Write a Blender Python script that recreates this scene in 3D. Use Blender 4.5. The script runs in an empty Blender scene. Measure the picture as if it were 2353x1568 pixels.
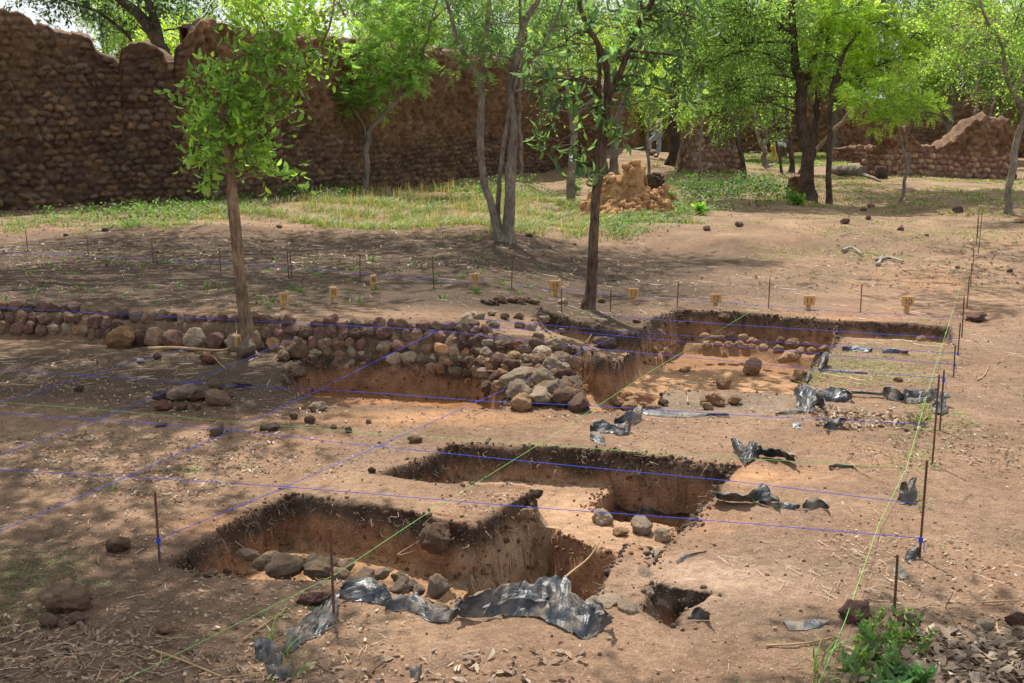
import bpy, bmesh, math, random
import numpy as np
R = math.radians
random.seed(7); rng = np.random.default_rng(7)
S = bpy.context.scene; COL = S.collection
# ---------------------------------------------------------------- camera, light, exposure
F, CX, CY, YH, HC = 2532.0, 1176.0, 784.0, 283.0, 1.95
PITCH = math.atan((CY-YH)/F); CP, SP = math.cos(PITCH), math.sin(PITCH)
cd = bpy.data.cameras.new('camera'); cam = bpy.data.objects.new('camera', cd); COL.objects.link(cam)
cam.location = (0, 0, HC); cam.rotation_euler = (math.pi/2-PITCH, 0, 0)
cd.sensor_width = 36; cd.lens = 36*F/2352; cd.clip_start = .1; cd.clip_end = 3000
S.camera = cam
SUN_EL, SUN_AZ = 60, -14      # azimuth from +Y towards +X, degrees
w = bpy.data.worlds.new('World'); S.world = w; w.use_nodes = True
nt = w.node_tree; nt.nodes.clear()
out = nt.nodes.new('ShaderNodeOutputWorld'); bg = nt.nodes.new('ShaderNodeBackground'); bg.inputs[1].default_value = .125
sky = nt.nodes.new('ShaderNodeTexSky'); sky.sky_type = 'NISHITA'; sky.sun_disc = False
sky.sun_elevation = R(SUN_EL); sky.sun_rotation = R(SUN_AZ); sky.dust_density = 3; sky.air_density = 1.2
tc = nt.nodes.new('ShaderNodeTexCoord'); cn = nt.nodes.new('ShaderNodeTexNoise'); cn.inputs['Scale'].default_value = 3.5; cn.inputs['Detail'].default_value = 6
cr = nt.nodes.new('ShaderNodeValToRGB'); cr.color_ramp.elements[0].position = .3; cr.color_ramp.elements[1].position = .52
mx = nt.nodes.new('ShaderNodeMix'); mx.data_type = 'RGBA'; mx.inputs[7].default_value = (5.6, 5.8, 6.1, 1)
nt.links.new(tc.outputs['Generated'], cn.inputs['Vector']); nt.links.new(cn.outputs[0], cr.inputs[0])
nt.links.new(cr.outputs[0], mx.inputs[0]); nt.links.new(sky.outputs[0], mx.inputs[6]); nt.links.new(mx.outputs[2], bg.inputs[0]); nt.links.new(bg.outputs[0], out.inputs[0])
sd = bpy.data.lights.new('sun', 'SUN'); sd.energy = 4.9; sd.angle = R(.6); sd.color = (1, .95, .86)
so = bpy.data.objects.new('sun', sd); COL.objects.link(so); so.rotation_euler = (R(90-SUN_EL), 0, R(180-SUN_AZ))
S.view_settings.view_transform = 'Standard'; S.view_settings.look = 'None'; S.view_settings.gamma = 1; S.view_settings.exposure = .5
S.cycles.max_bounces = 6; S.cycles.diffuse_bounces = 3; S.cycles.transmission_bounces = 4; S.cycles.glossy_bounces = 2

# ---------------------------------------------------------------- noise and pixel rays
def h3(ix, iy, iz, s=0):
    n = (ix.astype(np.int64)*374761393 + iy.astype(np.int64)*668265263 + iz.astype(np.int64)*2147483647 + s*974634777) & 0xffffffff
    n = ((n ^ (n >> 13))*1274126177) & 0xffffffff; n = ((n ^ (n >> 15))*2246822519) & 0xffffffff
    return ((n ^ (n >> 16)) & 0xffffff)/float(0xffffff)
def vn(x, y, z=None, s=0):
    x = np.asarray(x, float); y = np.asarray(y, float); x, y = np.broadcast_arrays(x, y)
    ix = np.floor(x); iy = np.floor(y); fx = x-ix; fy = y-iy; fx = fx*fx*(3-2*fx); fy = fy*fy*(3-2*fy)
    o0 = np.zeros_like(ix)
    def pl(iz):
        a = h3(ix, iy, iz, s)*(1-fx)+h3(ix+1, iy, iz, s)*fx; b = h3(ix, iy+1, iz, s)*(1-fx)+h3(ix+1, iy+1, iz, s)*fx
        return a*(1-fy)+b*fy
    if z is None: return pl(o0)*2-1
    z = np.broadcast_to(np.asarray(z, float), x.shape); iz = np.floor(z); fz = z-iz; fz = fz*fz*(3-2*fz)
    return (pl(iz)*(1-fz)+pl(iz+1)*fz)*2-1
def fbm(x, y, z=None, o=4, s=0, g=.5):
    t = 0; a = 1; k = 1; n = 0
    for i in range(o):
        t = t+a*vn(np.asarray(x)*k+i*7.3, np.asarray(y)*k-i*3.1, None if z is None else np.asarray(z)*k+i*5.7, s+i); n += a; a *= g; k *= 2.03
    return t/n
def sst(a, b, x):
    t = np.clip((x-a)/(b-a), 0, 1); return t*t*(3-2*t)
def ray(px, py):
    dx = (px-CX)/F; dy = -(py-CY)/F
    return np.array([dx, CP+dy*SP, -SP+dy*CP])
def P(px, py, z=0.0):
    d = ray(px, py); t = (z-HC)/d[2]; return np.array([d[0]*t, d[1]*t, z])
def at(px, py, Y):
    d = ray(px, py); t = Y/d[1]; return np.array([d[0]*t, Y, HC+d[2]*t])
# ---------------------------------------------------------------- terrain
WALLPX = [(-700, 762), (-150, 768), (0, 772), (150, 773), (280, 790), (420, 800), (560, 808), (700, 812), (850, 816), (1000, 824), (1090, 830), (1350, 850)]
WALLP = np.array([P(a, b)[:2] for a, b in WALLPX])
XT = P(1085, 800)[0]
XM, YM = P(1235, 850)[:2]
def h0(x, y):
    x = np.asarray(x, float); y = np.asarray(y, float)
    d = y-np.interp(x, WALLP[:, 0], WALLP[:, 1])
    h = .22*sst(-.02, .12, d)*(1-sst(XT-.1, XT+1.5, x))
    h = h+.95*np.exp(-((x-4.2)/5.0)**2-((y-46)/7.)**2)
    h = h+.13*np.exp(-((x-XM)/.5)**2-((y-YM)/.55)**2)
    h = h+.13*sst(2.0, 4.5, x)*np.exp(-((y-18.5)/1.6)**2)
    h = h+sst(13, 18, y)*(.11*vn(x*.35+4, y*.35)+.04*vn(x*1.1, y*1.1, s=3))
    h = h+.16*np.exp(-((x+4.6)/2.6)**2-((y-17.5)/1.0)**2)
    return h+.012*vn(x*1.7, y*1.7, s=5)
_T = np.geomspace(2, 900, 5000)
def hit(px, py, dz=0.0):
    d = ray(px, py); X = d[0]*_T; Y = d[1]*_T; Z = HC+d[2]*_T
    b = np.nonzero(Z < h0(X, Y)+dz)[0]
    t = _T[b[0]] if len(b) else _T[-1]
    return np.array([d[0]*t, d[1]*t, float(h0(d[0]*t, d[1]*t))+dz])
def poly_sd(x, y, pts):
    d2 = np.full(x.shape, 1e9); ins = np.zeros(x.shape, bool); n = len(pts)
    for i in range(n):
        ax, ay = pts[i]; bx, by = pts[(i+1) % n]; ex, ey = bx-ax, by-ay
        wx, wy = x-ax, y-ay; t = np.clip((wx*ex+wy*ey)/(ex*ex+ey*ey), 0, 1)
        d2 = np.minimum(d2, (wx-ex*t)**2+(wy-ey*t)**2)
        c = ((ay > y) != (by > y)) & (x < (bx-ax)*(y-ay)/((by-ay) if by != ay else 1e-9)+ax); ins ^= c
    d = np.sqrt(d2); return np.where(ins, -d, d)
ORANGE, TAN, BRICK, PALE = (.42, .24, .13), (.40, .25, .155), (.30, .16, .085), (.47, .30, .19)
PITS = [  # name, rim pixels (px,py[,z]), floor depth, wall width, floor colour
 ('west', [(388, 1296), (430, 1262), (520, 1205), (658, 1130), (735, 1142), (860, 1161), (1029, 1197), (1100, 1208), (1130, 1330, -.27), (1110, 1400, -.2), (1020, 1398), (900, 1352), (776, 1340), (600, 1330), (470, 1312)], .28, .075, ORANGE),
 ('middle', [(880, 1087), (1047, 1015), (1384, 1034), (1392, 1038), (1695, 1068), (1618, 1157), (1580, 1212), (1533, 1256), (1505, 1300), (1480, 1330, -.2), (1268, 1290, -.2), (1200, 1140), (1222, 1122), (1187, 1114), (1047, 1108), (952, 1102)], .21, .065, TAN),
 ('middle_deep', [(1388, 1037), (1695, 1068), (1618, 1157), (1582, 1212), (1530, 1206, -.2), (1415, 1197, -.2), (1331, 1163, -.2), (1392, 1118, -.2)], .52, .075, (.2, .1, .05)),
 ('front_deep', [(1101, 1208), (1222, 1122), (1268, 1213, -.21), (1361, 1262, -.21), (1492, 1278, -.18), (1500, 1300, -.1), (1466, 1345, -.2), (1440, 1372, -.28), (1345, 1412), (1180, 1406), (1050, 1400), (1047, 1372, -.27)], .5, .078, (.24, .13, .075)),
 ('scoop', [(1484, 1350), (1520, 1337), (1565, 1344), (1600, 1352), (1658, 1360), (1628, 1383), (1588, 1402), (1572, 1426), (1530, 1432), (1500, 1416), (1468, 1394), (1478, 1366)], .24, .13, (.22, .11, .06)),
 ('upper', [(1464, 765), (1490, 738), (1553, 711), (1700, 716), (1810, 728), (1925, 733), (1932, 770), (1919, 790), (1906, 808), (1858, 856), (1828, 908), (1682, 901), (1534, 892), (1500, 915), (1430, 905), (1392, 880, -.25), (1380, 862, -.1), (1441, 828, -.1), (1456, 800, -.1)], .3, .07, ORANGE),
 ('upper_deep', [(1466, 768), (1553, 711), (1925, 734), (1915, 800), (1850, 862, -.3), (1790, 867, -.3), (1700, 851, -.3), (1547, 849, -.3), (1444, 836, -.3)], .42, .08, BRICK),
 ('trench', [(1275, 850, -.1), (1294, 834, -.1), (1380, 865, -.1), (1406, 893, -.27), (1531, 893, -.27), (1517, 938), (1473, 945), (1354, 949), (1300, 900, -.1)], .37, .13, ORANGE),
 ('under_wall', [(640, 899), (731, 909), (892, 917), (969, 931), (1095, 937), (1165, 941), (1165, 890), (1130, 850), (1085, 831), (1000, 826), (850, 818), (740, 815), (690, 822), (655, 860)], .32, .08, (.32, .15, .065)),
 ('bench', [(1235, 735), (1300, 746), (1464, 766), (1470, 800, -.1), (1441, 836, -.1), (1380, 866, -.1), (1290, 835, -.1), (1225, 800, -.1)], .17, .06, (.3, .19, .12)),
]
PITW = [(n, np.array([P(*q)[:2] for q in pl]), dp, wd, c) for n, pl, dp, wd, c in PITS]
BL0, BL1 = P(1920, 733)[:2], P(2190, 750)[:2]
BPOLY = np.array([P(*q)[:2] for q in [(1920, 733), (2060, 738), (2190, 749), (2188, 800), (2050, 870), (1900, 870)]])
BANK = [P(*q)[:2] for q in [(1590, 783, -.3), (1690, 786, -.3), (1760, 790, -.3), (1830, 806, -.3), (1900, 812, -.3)]]
def H(x, y, full=False):
    """ground height with the pits cut in; full also gives which pit and how far below the rim"""
    x = np.asarray(x, float); y = np.asarray(y, float); base = h0(x, y)
    wx = x+.026*vn(x*2.8, y*2.8, s=11)+.008*vn(x*9, y*9, s=12); wy = y+.026*vn(x*2.8, y*2.8, s=13)+.008*vn(x*9, y*9, s=14)
    cut = np.zeros(x.shape); pid = np.full(x.shape, -1); rim = np.full(x.shape, 9.)
    m = (y > 3) & (y < 14) & (np.abs(x) < 9)
    xx, yy = wx[m], wy[m]; c = cut[m]; pi = pid[m]; rm = rim[m]
    for i, (n, pts, dp, wd, col) in enumerate(PITW):
        s = poly_sd(xx, yy, pts); rm = np.minimum(rm, np.abs(s))
        f = dp*(1+.05*vn(xx*3, yy*3, s=20+i))*sst(0, wd, -s)
        pi = np.where(f > c+.001, i, pi); c = np.maximum(c, f)
    s = poly_sd(xx, yy, BPOLY); e = BL1-BL0; nn = np.array([e[1], -e[0]])/np.hypot(*e)
    dl = (xx-BL0[0])*nn[0]+(yy-BL0[1])*nn[1]
    f = .17*np.clip(1-dl/1.0, 0, 1)*sst(0, .05, -s); c = np.maximum(c, f); rm = np.minimum(rm, np.abs(s))
    bk = np.full(xx.shape, 9.)
    for a, b in zip(BANK, BANK[1:]):
        t = np.clip(((xx-a[0])*(b-a)[0]+(yy-a[1])*(b-a)[1])/((b-a)@(b-a)), 0, 1); bk = np.minimum(bk, np.hypot(xx-a[0]-(b-a)[0]*t, yy-a[1]-(b-a)[1]*t))
    c = np.where(c > .3, c-(c-.32)*sst(.2, .07, bk)*1.0, c)
    cut[m] = c; pid[m] = pi; rim[m] = rm
    z = base-cut
    z = z+.006*fbm(x*9, y*9, o=3, s=30)*sst(40, 10, y)+.004*vn(x*45, y*45, s=33)*sst(14, 6, y)
    z = z+.02*vn(x*1.3+9, y*1.3, s=31)*sst(.0, .3, rim)
    if full: return z, base, cut, pid, rim
    return z
def Hs(x, y): return float(H(np.array([x]), np.array([y]))[0])

# ---------------------------------------------------------------- mesh and tag helpers
def mesh(name, v, faces, mat=None, parent=None, smooth=True, col=None, kind=None):
    """faces: list of int arrays (n,k)"""
    me = bpy.data.meshes.new(name); v = np.asarray(v, np.float32)
    faces = [np.asarray(f, np.int32) for f in faces if len(f)]
    me.vertices.add(len(v)); me.vertices.foreach_set('co', v.ravel())
    nl = sum(f.size for f in faces); me.loops.add(nl); me.loops.foreach_set('vertex_index', np.concatenate([f.ravel() for f in faces]))
    tot = np.concatenate([np.full(len(f), f.shape[1], np.int32) for f in faces]); st = np.concatenate([[0], np.cumsum(tot)[:-1]]).astype(np.int32)
    me.polygons.add(len(tot)); me.polygons.foreach_set('loop_start', st); me.polygons.foreach_set('loop_total', tot)
    me.polygons.foreach_set('use_smooth', np.full(len(tot), smooth)); me.update(); me.validate()
    if col is not None:
        a = me.color_attributes.new('Col', 'FLOAT_COLOR', 'POINT'); c = np.ones((len(v), 4), np.float32); c[:, :3] = col
        a.data.foreach_set('color', c.ravel())
    if mat: me.materials.append(mat)
    o = bpy.data.objects.new(name, me); COL.objects.link(o)
    if parent is not None: o.parent = parent
    if kind: o['kind'] = kind
    return o
def tag(o, label, cat=None, group=None, kind=None):
    if label: o['label'] = label
    if cat: o['category'] = cat
    if group: o['group'] = group
    if kind: o['kind'] = kind
    return o
def empty(name, loc, label, cat, group=None):
    o = bpy.data.objects.new(name, None); COL.objects.link(o); o.location = tuple(loc); o.empty_display_size = .1
    return tag(o, label, cat, group)
class MB:
    def __init__(s): s.v = []; s.f = {}; s.c = []; s.n = 0
    def add(s, v, f, c=None):
        v = np.asarray(v, float); f = np.asarray(f); s.v.append(v); s.f.setdefault(f.shape[1], []).append(f+s.n); s.n += len(v)
        if c is not None: s.c.append(np.broadcast_to(np.asarray(c, float), (len(v), 3)))
    def build(s, name, mat, parent=None, smooth=True, off=None, kind=None):
        v = np.concatenate(s.v)
        if off is not None: v = v-np.asarray(off)
        return mesh(name, v, [np.concatenate(x) for x in s.f.values()], mat, parent, smooth, np.concatenate(s.c) if s.c else None, kind)
def grid_faces(n, m, close=False):
    i = np.arange(n-1)[:, None]*m; mm = m if close else m-1; j = np.arange(mm)[None]; j2 = (j+1) % m
    return np.stack([i+j, i+j2, i+m+j2, i+m+j], -1).reshape(-1, 4)
def tube(pts, rad, seg=10, rough=0, seed=0, cap=True):
    """tapering tube along pts; returns verts, quads, tris"""
    pts = np.asarray(pts, float); rad = np.broadcast_to(np.asarray(rad, float), (len(pts),))
    t = np.gradient(pts, axis=0); t /= np.linalg.norm(t, axis=1)[:, None]+1e-9
    up = np.array([0, 1., 0]) if abs(t[0][1]) < .9 else np.array([1., 0, 0])
    a = np.cross(t, up); a /= np.linalg.norm(a, axis=1)[:, None]+1e-9; b = np.cross(t, a)
    th = np.arange(seg)/seg*2*math.pi; r = rad[:, None]*np.ones(seg)
    if rough:
        L = np.concatenate([[0], np.cumsum(np.linalg.norm(np.diff(pts, axis=0), axis=1))])[:, None]
        k = np.mean(rad)
        r = r*(1+rough*vn(np.cos(th)[None]*2.2+seed, np.sin(th)[None]*2.2+0*L, L/k*.35, s=seed)+rough*.7*vn(np.cos(th)[None]*6+seed, np.sin(th)[None]*6+0*L, L/k*.25, s=seed+1))
    v = pts[:, None]+r[..., None]*(np.cos(th)[None, :, None]*a[:, None]+np.sin(th)[None, :, None]*b[:, None])
    v = v.reshape(-1, 3); f = grid_faces(len(pts), seg, True)
    if cap:
        n = len(v); v = np.concatenate([v, pts[:1], pts[-1:]]); j = np.arange(seg); j2 = (j+1) % seg; q = (len(pts)-1)*seg
        tr = np.concatenate([np.stack([np.full(seg, n), j2, j], -1), np.stack([np.full(seg, n+1), q+j, q+j2], -1)])
        return v, f, tr
    return v, f, np.zeros((0, 3), int)
def smooth_path(p, n):
    """Catmull-Rom through p (k,d)"""
    p = np.asarray(p, float)
    if len(p) < 3:
        t = np.linspace(0, 1, n)[:, None]; return p[0]*(1-t)+p[-1]*t
    q = np.concatenate([[2*p[0]-p[1]], p, [2*p[-1]-p[-2]]]); u = np.linspace(0, len(p)-1-1e-6, n); i = u.astype(int); t = (u-i)[:, None]
    a, b, c, d = q[i], q[i+1], q[i+2], q[i+3]
    return .5*(2*b+(c-a)*t+(2*a-5*b+4*c-d)*t*t+(3*b-a-3*c+d)*t**3)
# ---------------------------------------------------------------- materials
def mat_new(name):
    m = bpy.data.materials.new(name); m.use_nodes = True; n = m.node_tree.nodes; n.clear(); return m, n, m.node_tree.links
def rough_mat(name, col=None, sc=(8, 40, 160), bump=(.6, .01), var=.35, spec=.15, rgh=.9, tint=None, attr=True, speck=None):
    """earth, stone, bark: colour attribute (or col) broken up by noise, with fine relief"""
    m, n, l = mat_new(name); o = n.new('ShaderNodeOutputMaterial'); b = n.new('ShaderNodeBsdfPrincipled'); l.new(b.outputs[0], o.inputs[0])
    b.inputs['Roughness'].default_value = rgh; b.inputs['Specular IOR Level'].default_value = spec
    t = n.new('ShaderNodeTexCoord')
    if attr: c = n.new('ShaderNodeAttribute'); c.attribute_name = 'Col'; cur = c.outputs['Color']
    else: c = n.new('ShaderNodeRGB'); c.outputs[0].default_value = (*col, 1); cur = c.outputs[0]
    hs = []
    for i, s in enumerate(sc):
        q = n.new('ShaderNodeTexNoise'); q.inputs['Scale'].default_value = s; q.inputs['Detail'].default_value = 5; q.inputs['Roughness'].default_value = .62
        l.new(t.outputs['Object'], q.inputs['Vector']); hs.append(q.outputs[0])
        r = n.new('ShaderNodeMapRange'); r.inputs[1].default_value = .3; r.inputs[2].default_value = .7; r.inputs[3].default_value = 1-var; r.inputs[4].default_value = 1+var
        l.new(q.outputs[0], r.inputs[0]); mm = n.new('ShaderNodeMix'); mm.data_type = 'RGBA'; mm.blend_type = 'MULTIPLY'; mm.inputs[0].default_value = 1
        l.new(cur, mm.inputs[6]); l.new(r.outputs[0], mm.inputs[7]); cur = mm.outputs[2]
    if speck:
        v = n.new('ShaderNodeTexVoronoi'); v.inputs['Scale'].default_value = speck[0]; v.inputs['Randomness'].default_value = 1; l.new(t.outputs['Object'], v.inputs['Vector'])
        r = n.new('ShaderNodeMapRange'); r.inputs[1].default_value = speck[1]; r.inputs[2].default_value = speck[1]*.7; r.inputs[3].default_value = 0; r.inputs[4].default_value = speck[3]; l.new(v.outputs['Distance'], r.inputs[0])
        mm = n.new('ShaderNodeMix'); mm.data_type = 'RGBA'; l.new(r.outputs[0], mm.inputs[0]); l.new(cur, mm.inputs[6]); mm.inputs[7].default_value = (*speck[2], 1); cur = mm.outputs[2]
    l.new(cur, b.inputs['Base Color'])
    ad = n.new('ShaderNodeMath'); ad.operation = 'ADD'; l.new(hs[-1], ad.inputs[0])
    ml = n.new('ShaderNodeMath'); ml.operation = 'MULTIPLY'; ml.inputs[1].default_value = 2.5; l.new(hs[-2], ml.inputs[0]); l.new(ml.outputs[0], ad.inputs[1])
    bp = n.new('ShaderNodeBump'); bp.inputs['Strength'].default_value = bump[0]; bp.inputs['Distance'].default_value = bump[1]; l.new(ad.outputs[0], bp.inputs['Height']); l.new(bp.outputs[0], b.inputs['Normal'])
    return m
def bark_mat(name, c1, c2):
    m, n, l = mat_new(name); o = n.new('ShaderNodeOutputMaterial'); b = n.new('ShaderNodeBsdfPrincipled'); l.new(b.outputs[0], o.inputs[0])
    b.inputs['Roughness'].default_value = .92; b.inputs['Specular IOR Level'].default_value = .12
    t = n.new('ShaderNodeTexCoord'); mp = n.new('ShaderNodeMapping'); mp.inputs['Scale'].default_value = (1, 1, .22); l.new(t.outputs['Object'], mp.inputs[0])
    q = n.new('ShaderNodeTexNoise'); q.inputs['Scale'].default_value = 45; q.inputs['Detail'].default_value = 6; q.inputs['Roughness'].default_value = .7; l.new(mp.outputs[0], q.inputs['Vector'])
    q2 = n.new('ShaderNodeTexNoise'); q2.inputs['Scale'].default_value = 3; l.new(t.outputs['Object'], q2.inputs['Vector'])
    r = n.new('ShaderNodeValToRGB'); r.color_ramp.elements[0].position = .35; r.color_ramp.elements[1].position = .65; r.color_ramp.elements[0].color = (*c1, 1); r.color_ramp.elements[1].color = (*c2, 1); l.new(q.outputs[0], r.inputs[0])
    r2 = n.new('ShaderNodeMapRange'); r2.inputs[1].default_value = .3; r2.inputs[2].default_value = .7; r2.inputs[3].default_value = .6; r2.inputs[4].default_value = 1.35; l.new(q2.outputs[0], r2.inputs[0])
    mm = n.new('ShaderNodeMix'); mm.data_type = 'RGBA'; mm.blend_type = 'MULTIPLY'; mm.inputs[0].default_value = 1; l.new(r.outputs[0], mm.inputs[6]); l.new(r2.outputs[0], mm.inputs[7]); l.new(mm.outputs[2], b.inputs['Base Color'])
    bp = n.new('ShaderNodeBump'); bp.inputs['Strength'].default_value = .9; bp.inputs['Distance'].default_value = .012; l.new(q.outputs[0], bp.inputs['Height']); l.new(bp.outputs[0], b.inputs['Normal'])
    return m
def leaf_mat(name, trans=.58, gloss=.03, tr=(2.0, 1.85, 1.05)):
    m, n, l = mat_new(name); o = n.new('ShaderNodeOutputMaterial')
    c = n.new('ShaderNodeAttribute'); c.attribute_name = 'Col'
    d = n.new('ShaderNodeBsdfDiffuse'); t = n.new('ShaderNodeBsdfTranslucent'); g = n.new('ShaderNodeBsdfGlossy'); g.inputs['Roughness'].default_value = .5
    mm = n.new('ShaderNodeMix'); mm.data_type = 'RGBA'; mm.blend_type = 'MULTIPLY'; mm.inputs[0].default_value = 1; mm.inputs[7].default_value = (*tr, 1)
    l.new(c.outputs['Color'], d.inputs[0]); l.new(c.outputs['Color'], mm.inputs[6]); l.new(mm.outputs[2], t.inputs[0])
    a = n.new('ShaderNodeMixShader'); a.inputs[0].default_value = trans; l.new(d.outputs[0], a.inputs[1]); l.new(t.outputs[0], a.inputs[2])
    b = n.new('ShaderNodeMixShader'); b.inputs[0].default_value = gloss; l.new(a.outputs[0], b.inputs[1]); l.new(g.outputs[0], b.inputs[2]); l.new(b.outputs[0], o.inputs[0]); return m
def plain(name, c, rgh=.6, metal=0, spec=.4, noise=0, nsc=30):
    m, n, l = mat_new(name); o = n.new('ShaderNodeOutputMaterial'); b = n.new('ShaderNodeBsdfPrincipled'); l.new(b.outputs[0], o.inputs[0])
    b.inputs['Base Color'].default_value = (*c, 1); b.inputs['Roughness'].default_value = rgh; b.inputs['Metallic'].default_value = metal; b.inputs['Specular IOR Level'].default_value = spec
    t = n.new('ShaderNodeTexCoord'); q = n.new('ShaderNodeTexNoise'); q.inputs['Scale'].default_value = nsc; q.inputs['Detail'].default_value = 4; l.new(t.outputs['Object'], q.inputs['Vector'])
    r = n.new('ShaderNodeMix'); r.data_type = 'RGBA'; r.inputs[6].default_value = tuple(x*(1-noise) for x in c)+(1,); r.inputs[7].default_value = tuple(min(1, x*(1+noise)) for x in c)+(1,)
    l.new(q.outputs[0], r.inputs[0]); l.new(r.outputs[2], b.inputs['Base Color']); return m
M = {}
M['ground'] = rough_mat('soil', sc=(1.7, 14, 70, 260), bump=(.8, .009), var=.22, spec=.1, speck=(55, .22, (.55, .40, .27), .55))
M['wall'] = rough_mat('laterite_wall', sc=(1.1, 9, 55), bump=(.8, .02), var=.25)
M['stone'] = rough_mat('laterite_stone', sc=(9, 45, 160), bump=(.9, .009), var=.25)
M['termite'] = rough_mat('termite_earth', sc=(3, 14, 60), bump=(.8, .03), var=.2)
M['leaf'] = leaf_mat('green_leaf'); M['dry'] = leaf_mat('dry_leaf', .15, .04, (1.1, 1, .8)); M['grass'] = leaf_mat('grass_blade', .35, .03, (1.3, 1.3, .6))
M['bark_dark'] = bark_mat('dark_bark', (.035, .024, .018), (.13, .095, .075)); M['bark_grey'] = bark_mat('grey_bark', (.10, .08, .062), (.30, .25, .20))
M['bark_red'] = bark_mat('reddish_bark', (.04, .026, .02), (.18, .125, .09)); M['bark_tan'] = bark_mat('tan_bark', (.12, .075, .045), (.34, .235, .155))
M['rust'] = plain('rusty_steel', (.13, .065, .04), .8, .2, .3, .4, 60)
M['blue'] = plain('blue_twine', (.04, .09, .58), .7, 0, .2, .1); M['green'] = plain('green_twine', (.20, .52, .14), .7, 0, .2, .1)
M['wood'] = plain('board_wood', (.50, .30, .13), .7, 0, .2, .25, 14); M['ink'] = plain('marker_ink', (.04, .02, .012), .6)
M['stick'] = plain('dry_stick', (.42, .27, .15), .85, 0, .1, .35, 20); M['white'] = plain('bleached_wood', (.30, .26, .21), .8, 0, .1, .3, 20)

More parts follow.
